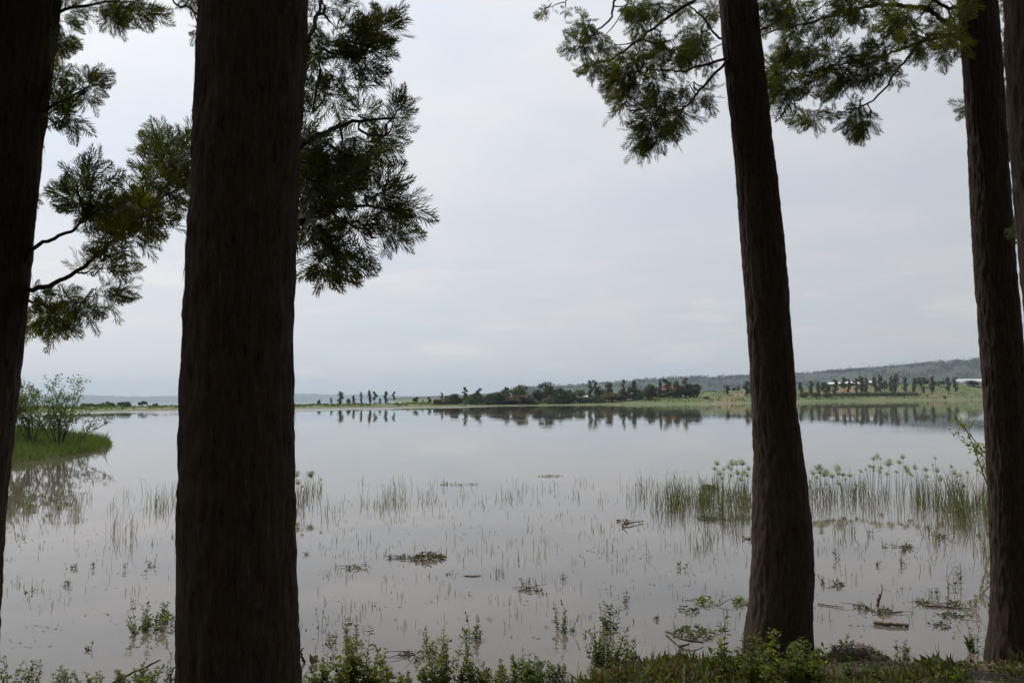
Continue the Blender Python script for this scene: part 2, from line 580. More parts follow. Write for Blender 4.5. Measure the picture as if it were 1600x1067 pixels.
soil += 1.0 * blob(1330, 38, 32, 11) + .8 * blob(1300, 33, 14, 8) + .7 * blob(1460, 22, 10, 4) + .8 * blob(1535, 14, 8, 4)
pth = np.exp(-((PX - (1120 + TT * 1.05)) / 11.0) ** 2) * (TT < 50) * (TT > 2) * 0.9
pth += 0.6 * np.exp(-((TT - 3.5) / 2.0) ** 2) * (PX > 1090) * (PX < 1150)
soil += pth + .08 * np.exp(-((TT - 2) / 1.4) ** 2)
at_ = land.data.attributes.new('soil', 'FLOAT', 'POINT')
at_.data.foreach_set('value', np.clip(soil, 0, 1).astype(np.float32).ravel())

# the lake
pxw = np.concatenate([np.linspace(-5200, -900, 14)[:-1], np.linspace(-900, 2300, 260), np.linspace(2300, 6800, 14)[1:]])
rw = np.concatenate([np.linspace(3.0, 12, 12), np.geomspace(12.5, 140, 24), np.linspace(143, 460, 140), np.geomspace(470, 10500, 26)])
PXw, RW = np.meshgrid(pxw, rw, indexing='ij')
XY = polar(PXw, RW)
mb = MB()
mb.add(np.concatenate([XY, np.zeros(XY.shape[:-1] + (1,))], -1).reshape(-1, 3), grid_faces(len(pxw), len(rw))[:, ::-1], True)
water = tag(mb.build('lake_water', M['water']), kind='structure')
tb = shore_r(PXw) - RW
wob = vn(PXw / 37.0 + 200, RW * 0 + 7.7)
wb = np.interp(PXw, [560, 860], [18, 5]) + np.interp(PXw, [560, 860], [44, 16]) * wob * np.interp(PXw, [500, 900, 1300], [1.2, 0.7, 1.0])
rip = sstep(tb / 3.0) * (1 - sstep((tb - wb) / 5.0)) * np.interp(vn(PXw / 23.0 + 77, RW * 0 + 2.2), [0.15, 0.45], [0.25, 1.0])
at_ = water.data.attributes.new('ripple', 'FLOAT', 'POINT')
at_.data.foreach_set('value', rip.astype(np.float32).ravel())


# hills
def ridge(name, prof, rc, depth, mat, rough=1.0, seed=5):
    xs_, ys_ = zip(*prof)
    vn_ = VNoise(128, 64, seed)
    px = np.linspace(xs_[0], xs_[-1], 420)
    zt = np.array([at(x, y, 1.0)[2] - CAM[2] for x, y in zip(px, np.interp(px, xs_, ys_))]) * rc + CAM[2]
    u = np.linspace(-1, 0.6, 46)
    PXh, Uh = np.meshgrid(px, u, indexing='ij')
    prof_u = np.where(Uh < 0, sstep(1 + Uh) ** 0.8, 1 - sstep(Uh) * 0.7)
    Z = np.maximum(zt, 0.2)[:, None] * prof_u
    Z = Z + rough * (vn_(PXh / 7.0 + 300, Uh * 18 + 30) - 0.5) * np.clip(Z / 30, 0, 1) * 5 + rough * (vn_(PXh / 2.2 + 900, Uh * 40 + 60) - .5) * np.clip(Z / 20, 0, 1) * 2.5
    XYh = polar(PXh, rc + Uh * depth)
    mb = MB()
    mb.add(np.concatenate([XYh, Z[..., None] - 0.3], -1).reshape(-1, 3), grid_faces(len(px), len(u))[:, ::-1], True)
    return tag(mb.build(name, mat), kind='structure'), px, zt


hill, hpx, hzt = ridge('wooded_hill', [(600, 622), (760, 615), (800, 609), (840, 606), (900, 602.5), (960, 599), (1000, 595), (1050, 592), (1100, 590.5), (1165, 590), (1250, 587), (1300, 584),
                                 (1400, 578), (1450, 574), (1500, 571), (1560, 569), (1640, 567), (1800, 566), (2300, 590)], 2300, 700, M['hill'])
ridge('distant_hill', [(-900, 622), (-300, 618), (0, 619), (100, 617), (200, 620.5), (300, 618.5), (400, 616), (470, 615.5), (520, 617), (580, 616.5), (640, 619), (760, 620), (1000, 618)], 9000, 1500, M['hill'], 2.5, 11)

# ------------------------------------------------------------------ silky oak trees in front
NU, NV = 26, 40


def trunk_mesh(path, name, seed, seg=150, rows=340, lump=0.008):
    """path: (point, radius) along the axis; furrowed bark as real relief"""
    pts = np.array([p for p, _ in path])
    rad = np.array([r for _, r in path])
    s_ = np.concatenate([[0], np.cumsum(np.linalg.norm(np.diff(pts, axis=0), axis=1))])
    q = np.concatenate([np.linspace(0, min(6.2, s_[-1] * .6), int(rows * .8)), np.linspace(min(6.2, s_[-1] * .6), s_[-1], rows - int(rows * .8) + 1)[1:]])
    # smooth interpolation
    P = np.stack([np.interp(q, s_, pts[:, i]) for i in range(3)], 1)
    Rr = np.interp(q, s_, rad)
    k = max(3, rows // 14)
    ker = np.hanning(k + 2)[1:-1]
    ker /= ker.sum()
    sm = lambda a: np.convolve(np.pad(a, k, mode='edge'), ker, 'same')[k:-k]
    e0, e1 = P[0].copy(), P[-1].copy()
    P = np.stack([sm(P[:, i]) for i in range(3)], 1)
    P[0], P[-1] = e0, e1
    Rr = sm(Rr)
    ang = np.arange(seg) / seg * 2 * math.pi
    A, Q = np.meshgrid(ang, q, indexing='ij')
    n1, n2, n3 = VNoise(34, 64, seed), VNoise(62, 64, seed + 1), VNoise(5, 64, seed + 2)
    warp = 0.9 * (n3(A / (2 * math.pi) * 5, Q * 1.6) - .5)
    fur = 1 - np.abs(2 * n1(A / (2 * math.pi) * 34 + warp, Q * 4.5) - 1)
    fine = n2(A / (2 * math.pi) * 62 + warp * 2, Q * 16)
    big = n3(A / (2 * math.pi) * 5, Q * 0.9) - .5
    Rad = Rr[None] * (1 + lump * 2.2 * big) + 0.013 * (fur - .5) * np.minimum(1, Rr[None] / .2) + 0.010 * (fine - .5)
    v = np.stack([P[None, :, 0] + Rad * np.cos(A), P[None, :, 1] + Rad * np.sin(A), np.broadcast_to(P[None, :, 2], A.shape)], -1)
    i, j = np.meshgrid(np.arange(seg), np.arange(rows - 1), indexing='ij')
    k2 = (i + 1) % seg
    f = np.stack([i * rows + j, k2 * rows + j, k2 * rows + j + 1, i * rows + j + 1], -1).reshape(-1, 4)
    mb = MB()
    mb.add(v.reshape(-1, 3), f, True)
    rf = np.random.default_rng(seed + 9)                      # loose strips of bark lifting from the surface
    nf = seg * 9
    ia, iq = rf.integers(0, seg, nf), rf.integers(2, int(rows * .8), nf)
    pb = v[ia, iq]
    rad_d = np.stack([np.cos(ang[ia]), np.sin(ang[ia]), np.zeros(nf)], 1)
    tan_d = np.stack([-np.sin(ang[ia]), np.cos(ang[ia]), np.zeros(nf)], 1)
    sg = np.where(rf.random(nf) < .6, -1.0, 1.0)
    dd = unit(np.stack([np.zeros(nf), np.zeros(nf), sg], 1) + rad_d * rf.uniform(.03, .16, nf)[:, None] + tan_d * rf.normal(size=nf)[:, None] * .12)
    mb.blades(pb - rad_d * .002, dd, tan_d, rf.uniform(.03, .13, nf), rf.uniform(.006, .018, nf), .4)
    return mb


def fern_leaf(mb, base, d, up, L, r):
    """one pinnate, twice-cut leaf drooping towards its tip"""
    npair = 7
    side0 = unit(np.cross(d, up))
    pts = [np.array(base)]
    dd = np.array(d)
    for i in range(8):
        dd = unit(dd + np.array([0, 0, -0.055]) + 0.03 * r.normal(size=3))
        pts.append(pts[-1] + dd * L / 8)
    pts = np.array(pts)
    mb.strip(pts, np.linspace(0.004, 0.0015, len(pts)), side0)
    Pb, Db, Sb, Lb, Wb = [], [], [], [], []
    for i in range(npair + 1):
        tpos = 0.16 + 0.84 * i / npair
        k = min(7, int(tpos * 8))
        p = pts[k] + (pts[min(8, k + 1)] - pts[k]) * (tpos * 8 - k)
        ax = unit(pts[min(8, k + 1)] - pts[max(0, k - 1)])
        sd_ = unit(np.cross(ax, up) + 1e-6)
        nm = np.cross(sd_, ax)
        plen = L * (0.46 * math.sin(math.pi * (0.28 + 0.60 * tpos)) + 0.07) * r.uniform(.8, 1.2)
        for sg in ((-1, 1) if i < npair else (0,)):
            pd = unit(ax * (1.1 + 0.4 * tpos) + sg * sd_ * (0.85 - 0.30 * tpos) + nm * r.normal() * 0.22 + np.array([0, 0, -0.12]))
            wd = unit(np.cross(pd, nm) + 1e-6)
            Pb.append(p); Db.append(pd); Sb.append(wd); Lb.append(plen); Wb.append(0.0085)
            for g, tl in ((-1, 0.25), (1, 0.42)):
                Pb.append(p + pd * plen * tl)
                Db.append(unit(pd * 0.95 + wd * g * 0.42 + nm * r.normal() * 0.15))
                Sb.append(wd); Lb.append(plen * (0.80 - 0.45 * tl)); Wb.append(0.0072)
    mb.blades(np.array(Pb), np.array(Db), np.array(Sb), np.array(Lb), np.array(Wb) * 1.05)


def make_clump(seed, n=13, L=0.215):
    """a twig end with its spray of leaves, pointing along +Z, base at the origin"""
    r = np.random.default_rng(seed)
    mb = MB()
    stem = np.array([[0, 0, 0], [0.012, 0.0, .08], [0.0, .012, .17]])
    mb.tube(stem, [0.004, 0.003, 0.002], 4)
    for i in range(n):
        tp = i / (n - 1)
        a = i * 2.399 + r.normal() * 0.3
        el = 0.32 + 1.05 * tp + r.normal() * 0.12
        d = np.array([math.cos(a) * math.cos(el), math.sin(a) * math.cos(el), math.sin(el)])
        upv = unit(np.array([-math.cos(a) * math.sin(el), -math.sin(a) * math.sin(el), math.cos(el)]) + r.normal(size=3) * 0.35)
        base = np.array([0, 0, .17 * (0.15 + 0.85 * tp)])
        fern_leaf(mb, base, d, upv, L * r.uniform(0.6, 1.2), r)
    return mb.mesh('leaf_clump', M['needle'])


CLUMPS = [make_clump(100 + i, n) for i, n in enumerate((12, 10, 14, 9, 11))]


def smooth_path(pts, n=None):
    pts = np.asarray(pts, float)
    m_ = len(pts)
    n = n or (m_ - 1) * 5 + 1
    t_ = np.linspace(0, m_ - 1, n)
    out_ = []
    for q in t_:
        i = min(int(q), m_ - 2)
        f_ = q - i
        p0, p1, p2, p3 = pts[max(0, i - 1)], pts[i], pts[i + 1], pts[min(m_ - 1, i + 2)]
        out_.append(0.5 * ((2 * p1) + (-p0 + p2) * f_ + (2 * p0 - 5 * p1 + 4 * p2 - p3) * f_ ** 2 + (-p0 + 3 * p1 - 3 * p2 + p3) * f_ ** 3))
    return np.array(out_)


# openings between the boughs where the sky shows
OPEN = [(560, 300, 16, 20), (500, 120, 14, 18), (525, 182, 34, 30), (615, 122, 40, 26), (470, 300, 22, 25), (640, 268, 30, 18), (1120, 75, 14, 20), (1020, 105, 16, 10), (1320, 150, 20, 14), (1440, 100, 30, 14), (215, 275, 14, 30), (1360, 70, 14, 9)]


def silky_oak(label, base, axis, branches, seed, height=15.0, crown_r=2.4, crown_z=(5.5, 15), crown_n=5200, dens=1.0, droop=0.0, size=1.0, group='silky oaks on the near bank'):
    """axis: [(world point, radius)], branches: [(polyline, r0, r1, [(cx, cy, rx, ry, depth, n, scale)...])] with clump fields in photo pixels"""
    r = np.random.default_rng(seed)
    base = np.asarray(base)
    root = thing('silky_oak_tree', label, 'tree', base, group)
    tm = trunk_mesh([(np.asarray(p) - base, q) for p, q in axis], 'trunk', seed)
    tm.build('trunk', M['bark'], root)
    for bi, (poly, r0, r1, fields) in enumerate(branches):
        path = smooth_path(poly)
        path[1:-1] += r.normal(size=path[1:-1].shape) * 0.006
        mb = MB()
        mb.tube(path - base, np.linspace(r0, r1, len(path)), 7)
        spots = []
        for (cx, cy, rx, ry, dep, n, sc) in fields:
            for k in range(max(1, round(n * dens))):
                a, q = r.uniform(0, 2 * math.pi), math.sqrt(r.uniform(0, 1))
                sx_, sy_ = cx + rx * q * math.cos(a), cy + ry * q * math.sin(a)
                if any(((sx_ - ex) / ew) ** 2 + ((sy_ - ey) / eh) ** 2 < 1 for ex, ey, ew, eh in OPEN):
                    continue
                spots.append((at(sx_, sy_, dep + r.normal() * 0.22), sc * size * r.uniform(0.7, 1.2)))
        kids = []
        tips = [path]
        spots.sort(key=lambda s_: np.min(np.linalg.norm(path - s_[0], axis=1)))
        for p, sc in spots:
            allp = np.concatenate(tips)
            dist = np.linalg.norm(allp - p, axis=1)
            # prefer joining from the inner (tree) side
            q = allp[np.argmin(dist + 0.15 * np.linalg.norm(allp - path[0], axis=1))]
            dirv_ = unit(p - q)
            ln = np.linalg.norm(p - q)
            out_d = unit(p - path[0])
            d = unit(dirv_ * 0.8 + out_d * 0.6 + r.normal(size=3) * 0.35 + np.array([0, 0, -droop]))
            start = p - d * 0.12 * sc
            midp = (q + start) / 2 + np.array([0, 0, -0.06 * ln]) + r.normal(size=3) * 0.03 * ln
            tw = smooth_path([q, midp, start], 7)
            mb.tube(tw - base, np.linspace(min(0.009, r0 * .5), 0.0035, len(tw)), 5)
            tips.append(tw[2:])
            kids.append((start, d, sc))
        br = mb.build('branch', M['twig'], root)
        for (p, d, sc) in kids:
            o = link('leaf_clump', CLUMPS[int(r.integers(len(CLUMPS)))], br, p - base)
            o.rotation_mode = 'QUATERNION'
            qz = Vector(d).to_track_quat('Z', 'Y')
            from mathutils import Quaternion
            o.rotation_quaternion = qz @ Quaternion((0, 0, 1), r.uniform(0, 6.28))
            o.scale = (sc, sc, sc)
    # the crown overhead: limbs and loose sprays of leaves
    top = np.asarray(axis[-1][0])
    mb = MB()
    cr = MB()
    Pc, Dc = [], []
    nl = 26
    for i in range(nl):
        tz = i / (nl - 1)
        zz_ = crown_z[0] + (crown_z[1] - crown_z[0]) * tz
        tr_ = np.interp(zz_, [p[2] for p, _ in axis], np.arange(len(axis)))
        i0 = min(int(tr_), len(axis) - 2)
        c0 = axis[i0][0] + (np.asarray(axis[i0 + 1][0]) - axis[i0][0]) * (tr_ - i0)
        a = i * 2.4 + r.uniform(-.4, .4)
        ln = crown_r * (0.55 + 0.75 * math.sin(math.pi * min(1, 0.25 + 0.7 * tz))) * r.uniform(.75, 1.15)
        e = c0 + np.array([math.cos(a) * ln, math.sin(a) * ln, ln * 0.45 + .2])
        m1 = (c0 + e) / 2 + np.array([0, 0, -0.15 * ln])
        path = smooth_path([c0, m1, e], 9)
        mb.tube(path - base, np.linspace(0.045 - 0.02 * tz, 0.008, 9), 5)
        k = crown_n // nl
        tq = r.uniform(0.3, 1.05, k)
        pp = np.stack([np.interp(tq * 8, np.arange(9), path[:, j]) for j in range(3)], 1) + r.normal(size=(k, 3)) * np.array([.34, .34, .26])
        keep = np.array([proj(p_)[1] < -40 or (p_ - CAM) @ F < 0.3 for p_ in pp])
        Pc.append(pp[keep])
    Pc = np.concatenate(Pc)
    D_ = unit(r.normal(size=Pc.shape) + np.array([0, 0, -0.2]))
    S_ = unit(np.cross(D_, r.normal(size=Pc.shape)))
    cr.blades(Pc - base, D_, S_, r.uniform(0.16, 0.34, len(Pc)), r.uniform(0.045, 0.09, len(Pc)))
    c_ = cr.build('crown', M['needle'], root)
    c_['kind'] = 'stuff'
    mb.build('upper_limbs', M['twig'], root)
    return root


def axis_from(px_list, d, extend, r_top=0.07):
    """px_list: (centre x, y, width px) from the ground up; then carry on to the height given"""
    out_ = []
    for (x, y, w, *dd) in px_list:
        dep = d + (dd[0] if dd else 0)
        out_.append((at(x, y, dep), w / FP * dep / 2))
    p1, r1 = out_[-1]
    p0, _ = out_[-3]
    g_ = (p1 - p0) / max(0.2, (p1 - p0)[2])
    g_[:2] = np.clip(g_[:2], -.08, .08)
    n = 5
    for i in range(1, n + 1):
        dz_ = (extend - p1[2]) * i / n
        out_.append((p1 + g_ * dz_ * (1 - 0.3 * i / n), r1 + (r_top - r1) * i / n))
    return out_


def pl(d, *pts):
    return [at(x, y, d + (q[0] if q else 0)) for (x, y, *q) in pts]


def foot(ax, n=0.5):
    """drop the axis to the ground with a slight flare"""
    p, r_ = ax[0]
    zg = float(bank_z(p[0], p[1]))
    return [(np.array([p[0], p[1], zg - 0.35]), r_ * 1.35), (np.array([p[0], p[1], zg + 0.03]), r_ * 1.14), (np.array([p[0], p[1], zg + 0.2]), r_ * 1.06)] + [a for a in ax if a[0][2] > zg + 0.35]


# big trunk left of the middle
D = 4.2
ax = foot(axis_from([(374, 1120, 188), (373, 1000, 182), (371, 850, 177), (370.5, 700, 173), (372, 600, 168), (374, 500, 165), (378, 400, 163), (383, 300, 162), (388, 200, 162), (393, 100, 163), (397, 0, 163), (401, -100, 161)], D, 15))
Db_ = 5.1
big = [
    (pl(D + .1, (450, 388), (466, 350, .5), (500, 330, .8), (560, 320, .95), (640, 335, 1.0)), 0.022, 0.006,
     [(513, 371, 60, 50, Db_, 9, 1.0), (580, 340, 45, 45, Db_ + .1, 8, .95), (496, 320, 45, 40, Db_, 7, 1.0), (614, 345, 25, 25, Db_, 3, .85), (488, 411, 25, 18, Db_, 3, .85)]),
    (pl(D + .1, (440, 260), (470, 225, .5), (510, 207, .8), (550, 192, .9), (620, 185, 1.0)), 0.024, 0.006,
     [(513, 250, 55, 40, Db_, 9, 1.0), (572, 215, 45, 45, Db_ + .1, 10, .95), (530, 290, 50, 25, Db_, 6, .95), (488, 250, 25, 60, Db_, 6, 1.0), (597, 180, 20, 25, Db_, 3, .85)]),
    (pl(D + .1, (440, 200), (468, 120, .6), (485, 60, .8), (497, 20, .9), (505, -40, 1.0)), 0.018, 0.007,
     [(496, 150, 35, 40, Db_, 7, .9), (534, 90, 45, 35, Db_, 7, .95), (492, 60, 25, 40, Db_, 4, .8), (572, 60, 38, 25, Db_, 5, .95), (597, 45, 15, 12, Db_, 2, .8), (505, 5, 25, 15, Db_, 2, .75)]),
    (pl(D + .1, (400, -60), (330, 20, .5), (290, 12, .7), (262, -8, .8)), 0.010, 0.004,
     [(305, 5, 8, 8, D + .7, 2, .5), (312, 55, 4, 8, D + .6, 1, .45)]),
]
silky_oak('very thick dark trunk left of the middle with a leafy bough on its right', [ax[0][0][0], ax[0][0][1], bank_z(*ax[0][0][:2])], ax, big, 21, crown_n=9000, dens=.78, droop=.1, size=.84)

# leftmost trunk, cut by the frame
D = 5.2
ax = foot(axis_from([(-96, 1080, 160), (-88, 950, 154), (-80, 850, 150), (-69, 750, 146), (-57, 650, 143), (-46, 550, 142), (-37, 450, 144), (-28, 350, 145), (-18, 250, 145), (-6, 150, 146), (6, 50, 148), (14, -20, 150), (22, -90, 150)], D, 14))
Dl = 5.3
left = [
    (pl(D, (-20, 440), (36, 408, .0), (52, 388, .05), (92, 370, .1), (128, 352, .12), (150, 318, .15)), 0.016, 0.006,
     [(128, 300, 22, 25, Dl, 4, .85), (150, 325, 20, 20, Dl, 3, .9), (170, 315, 18, 18, Dl, 2, .85)]),
    (pl(D, (-20, 470), (36, 455, .0), (75, 446, .05), (120, 424, .1), (170, 382, .15), (220, 335, .2), (262, 290, .25)), 0.018, 0.006,
     [(185, 355, 35, 30, Dl, 6, .9), (230, 345, 35, 35, Dl + .1, 6, .9), (255, 290, 38, 30, Dl + .1, 8, 1.0), (255, 235, 28, 18, Dl + .1, 5, .9), (290, 265, 20, 40, Dl + .1, 5, .95), (140, 415, 30, 20, Dl, 3, .8)]),
    (pl(D, (-20, 480), (40, 470, .0), (80, 478, .05), (130, 470, .1)), 0.009, 0.004,
     [(70, 492, 30, 22, Dl, 5, .85), (120, 478, 35, 22, Dl, 5, .8), (155, 462, 18, 12, Dl, 2, .75), (55, 460, 12, 10, Dl, 1, .7)]),
    (pl(D, (0, 200), (70, 172, .0), (110, 152, .05), (150, 132, .1)), 0.012, 0.004,
     [(95, 165, 25, 28, Dl, 5, .8), (140, 138, 22, 18, Dl, 4, .75), (85, 125, 15, 25, Dl, 2, .7), (110, 185, 15, 10, Dl, 1, .7)]),
    (pl(D, (10, 60), (90, 20, .0), (150, 5, .05), (210, 2, .1)), 0.012, 0.004,
     [(110, 35, 25, 25, Dl, 4, .8), (160, 15, 35, 15, Dl, 4, .75), (215, 12, 25, 10, Dl, 3, .7), (95, 75, 12, 18, Dl, 2, .65), (190, 32, 15, 12, Dl, 1, .7)]),
    (pl(D + .1, (-10, 330), (40, 315, .1), (52, 310, .1)), 0.006, 0.003, [(46, 244, 6, 6, Dl, 1, .5), (46, 312, 6, 5, Dl, 1, .5)]),
]
silky_oak('dark trunk cut off by the left edge of the picture, ferny boughs to its right', [ax[0][0][0], ax[0][0][1], bank_z(*ax[0][0][:2])], ax, left, 22, crown_n=10000, dens=.95, droop=.15, size=.82)

# trunk right of the middle
D = 8.3
ax = foot(axis_from([(1216, 1030, 98), (1219, 960, 97), (1223, 880, 95), (1221, 800, 88), (1217, 720, 76), (1210, 640, 66), (1205, 560, 66), (1199, 470, 66), (1192, 380, 66), (1184, 290, 62), (1174, 200, 59), (1164, 110, 60), (1155, 30, 57), (1150, -40, 56)], D, 16))
Dr = 8.3
right = [
    (pl(D, (1165, 85), (1128, 93, -.05), (1085, 108, -.1), (1050, 111, -.1), (1012, 108, -.1)), 0.016, 0.006,
     [(980, 118, 25, 28, Dr, 9, .95), (1000, 95, 25, 15, Dr, 5, .9), (1030, 130, 12, 10, Dr, 2, .8), (970, 140, 15, 15, Dr, 2, .9)]),
    (pl(D, (1165, 75), (1132, 100, -.1), (1100, 135, -.15), (1068, 170, -.2), (1048, 198, -.2)), 0.016, 0.006,
     [(1030, 195, 28, 28, Dr, 9, .95), (1050, 165, 25, 15, Dr, 4, .85), (1020, 215, 18, 12, Dr, 3, .9), (1092, 155, 16, 12, Dr + .3, 3, .7), (1075, 135, 15, 12, Dr, 2, .7)]),
    (pl(D, (1165, -70), (1080, 2, -.2), (1020, 45, -.25), (980, 77, -.3), (948, 95, -.3), (905, 106, -.3)), 0.018, 0.005,
     [(925, 103, 20, 8, Dr - .3, 4, .6), (1010, 30, 25, 20, Dr - .2, 4, .8), (1045, 65, 25, 18, Dr - .2, 4, .8), (950, 70, 10, 8, Dr - .2, 2, .5), (1025, 70, 20, 15, Dr, 3, .7)]),
    (pl(D, (1165, -120), (1020, -60, -.2), (965, -5, -.3), (955, 28, -.3), (930, 52, -.3), (905, 76, -.3), (888, 80, -.3)), 0.014, 0.004,
     [(920, 45, 16, 14, Dr - .3, 4, .6), (905, 72, 15, 8, Dr - .3, 3, .55), (985, 10, 20, 12, Dr - .3, 3, .7), (940, 62, 12, 10, Dr - .3, 2, .5)]),
    (pl(D, (1150, -110), (1000, -80, -.2), (900, -15, -.3), (882, 3, -.3), (852, 13, -.3)), 0.010, 0.003,
     [(855, 15, 10, 6, Dr - .3, 2, .45), (885, 22, 6, 6, Dr - .3, 1, .35)]),
    (pl(D, (1160, 60), (1125, 60, .2), (1100, 30, .3), (1075, 5, .35), (1060, -30, .4)), 0.014, 0.005,
     [(1088, 70, 26, 28, Dr + .45, 8, .9), (1102, 35, 20, 28, Dr + .45, 5, .8), (1065, 10, 25, 14, Dr + .3, 4, .8), (1112, 108, 8, 18, Dr + .5, 2, .6)]),
    (pl(D, (1170, 60), (1205, 40, .1), (1225, 20, .1), (1240, -10, .1)), 0.012, 0.005,
     [(1200, 25, 15, 22, Dr + .1, 5, .8), (1225, 5, 20, 12, Dr + .1, 4, .8)]),
]
silky_oak('slim dark trunk standing right of the middle at the water edge, bulging near its foot', [ax[0][0][0], ax[0][0][1], bank_z(*ax[0][0][:2])], ax, right, 23, crown_n=3800, dens=.9, droop=.7, size=1.0, crown_z=(7.2, 16))

# trunk near the right edge
D = 8.0
ax = foot(axis_from([(1592, 1040, 84), (1588, 960, 72), (1584, 880, 64), (1579, 780, 62), (1573, 680, 60), (1567, 580, 60), (1560, 480, 60), (1552, 380, 58), (1546, 280, 56), (1540, 180, 55), (1534, 90, 56), (1528, 10, 56), (1524, -60, 55)], D, 15))
Df = 7.9
fright = [
    (pl(D, (1530, 60), (1496, 48, -.05), (1468, 28, -.1), (1440, 12, -.15), (1385, 8, 0), (1330, 16, .2), (1270, 34, .5), (1215, 47, .8), (1180, 60, .9)), 0.026, 0.006,
     [(1235, 70, 30, 25, Df + .9, 9, .95), (1280, 45, 35, 20, Df + .6, 6, .9), (1340, 30, 35, 20, Df + .2, 6, .9), (1400, 25, 30, 20, Df - .1, 5, .85), (1262, 15, 36, 15, Df + .7, 6, .85), (1350, 3, 40, 10, Df - .2, 5, .8)]),
    (pl(D, (1530, 75), (1495, 58, -.1), (1460, 62, -.15), (1420, 73, -.2), (1385, 86, 0), (1325, 100, .3), (1265, 112, .7)), 0.022, 0.006,
     [(1232, 125, 24, 25, Df + .9, 9, 1.0), (1270, 105, 30, 25, Df + .6, 8, .95), (1320, 85, 28, 22, Df - .3, 6, .9), (1350, 110, 22, 15, Df - .3, 5, .85), (1300, 125, 22, 12, Df + .4, 4, .8), (1385, 85, 22, 15, Df - .2, 4, .8), (1212, 105, 6, 25, Df + .9, 3, .9)]),
    (pl(D, (1520, 60), (1465, 54, -.25), (1432, 76, -.3), (1402, 112, -.35), (1376, 145, -.4), (1345, 168, -.4), (1328, 172, -.4)), 0.015, 0.005,
     [(1335, 185, 18, 18, Df - .4, 6, .8), (1358, 175, 12, 14, Df - .4, 3, .7), (1390, 120, 16, 8, Df - .4, 3, .6), (1300, 178, 6, 6, Df - .4, 1, .5)]),
    (pl(D, (1345, 168, -.4), (1310, 176, -.42), (1285, 174, -.42), (1272, 184, -.42)), 0.005, 0.003, [(1268, 184, 12, 12, Df - .42, 4, .7)]),
    (pl(D, (1525, 20), (1490, 15, -.2), (1460, -2, -.3), (1450, -30, -.3)), 0.02, 0.008,
     [(1470, 35, 25, 30, Df - .3, 6, .8), (1490, 70, 18, 15, Df - .3, 4, .75), (1450, 70, 22, 14, Df - .3, 4, .75), (1420, 45, 18, 14, Df - .3, 3, .7), (1500, 10, 15, 12, Df - .3, 2, .7)]),
]
silky_oak('dark trunk near the right edge with long boughs arching left', [ax[0][0][0], ax[0][0][1], bank_z(*ax[0][0][:2])], ax, fright, 24, crown_n=3800, dens=.75, droop=.7, size=.95, crown_z=(7.2, 15))

# trunk that only enters at the upper right corner
D = 6.0
ax = foot(axis_from([(1710, 1100, 130), (1700, 900, 122), (1688, 700, 116), (1672, 540, 114), (1656, 400, 112), (1646, 300, 110), (1638, 200, 108), (1633, 100, 108), (1630, 0, 108), (1626, -80, 106)], D, 14))
corner = [
    (pl(D, (1620, 120), (1592, 90, 1.6), (1580, 40, 1.9), (1570, 0, 2.0)), 0.014, 0.005, [(1578, 30, 14, 30, 8.6, 4, .85), (1574, 75, 10, 15, 8.6, 2, .7)]),
    (pl(D, (1640, 240), (1600, 215, 1.6), (1580, 200, 2.0), (1560, 185, 2.6)), 0.014, 0.004, [(1580, 165, 10, 20, 8.7, 3, .8), (1584, 215, 8, 25, 8.7, 3, .75), (1530, 168, 16, 14, 8.9, 3, .8)]),
    (pl(D, (1650, 410), (1625, 390, .8), (1602, 375, 1.2)), 0.01, 0.004, [(1602, 372, 8, 18, 7.3, 3, .55)]),
]
silky_oak('reddish dark trunk showing only in the upper right corner', [ax[0][0][0], ax[0][0][1], bank_z(*ax[0][0][:2])], ax, corner, 25, crown_n=3500, droop=.4)

# unseen silky oaks added behind the camera to shade the front trunks
r = np.random.default_rng(41)
gt, gl, gc = MB(), MB(), MB()
gt.add(*[(lambda m_: (m_.v[0], m_.f[0]))(trunk_mesh([(np.array([0, 0, -.4]), .3), (np.array([.05, 0, 4]), .22), (np.array([0, .1, 14]), .07)], 'trunk', 77, 40, 60))][0], True)
for i in range(44):
    zl = 1.8 + 11.5 * i / 43
    a = i * 2.4
    ln = 3.0 * (0.75 + .35 * math.sin(3.0 * i / 43)) * (1 if i < 34 else .6)
    path = smooth_path([[0, 0, zl], [math.cos(a) * ln * .5, math.sin(a) * ln * .5, zl + .1], [math.cos(a) * ln, math.sin(a) * ln, zl + .25 * ln]], 9)
    gl.tube(path, np.linspace(.04, .008, 9), 5)
    kk = 170
    tq = r.uniform(.2, 1.05, kk) * 8
    pp = np.stack([np.interp(tq, np.arange(9), path[:, j]) for j in range(3)], 1) + r.normal(size=(kk, 3)) * .35
    Dd = unit(r.normal(size=(kk, 3)))
    gc.blades(pp, Dd, np.cross(Dd, r.normal(size=(kk, 3))), r.uniform(.25, .45, kk), r.uniform(.09, .16, kk))
gm = (gt.mesh('trunk', M['bark']), gl.mesh('upper_limbs', M['twig']), gc.mesh('crown', M['needle']))
spots = [(-9.5, -1.5), (-5, -4.2), (-.5, -5.5), (4.6, -4.4), (9.5, -2.0), (-13, -7), (-7.5, -9.5), (-2.5, -10.5), (3, -10), (8, -9), (13.5, -6.5), (-14, 3.0), (14, 3.2)]
for i, (x, y) in enumerate(spots):
    root = thing('silky_oak_tree', f'unseen silky oak added behind the viewpoint for shade, {ordn(i)} counted from the front', 'tree', (x, y, float(bank_z(x, y))), 'shade trees added behind the viewpoint', i * 1.7)
    for nm, me in zip(('trunk', 'upper_limbs', 'crown'), gm):
        o = link(nm, me, root)
        if nm == 'crown':
            o['kind'] = 'stuff'

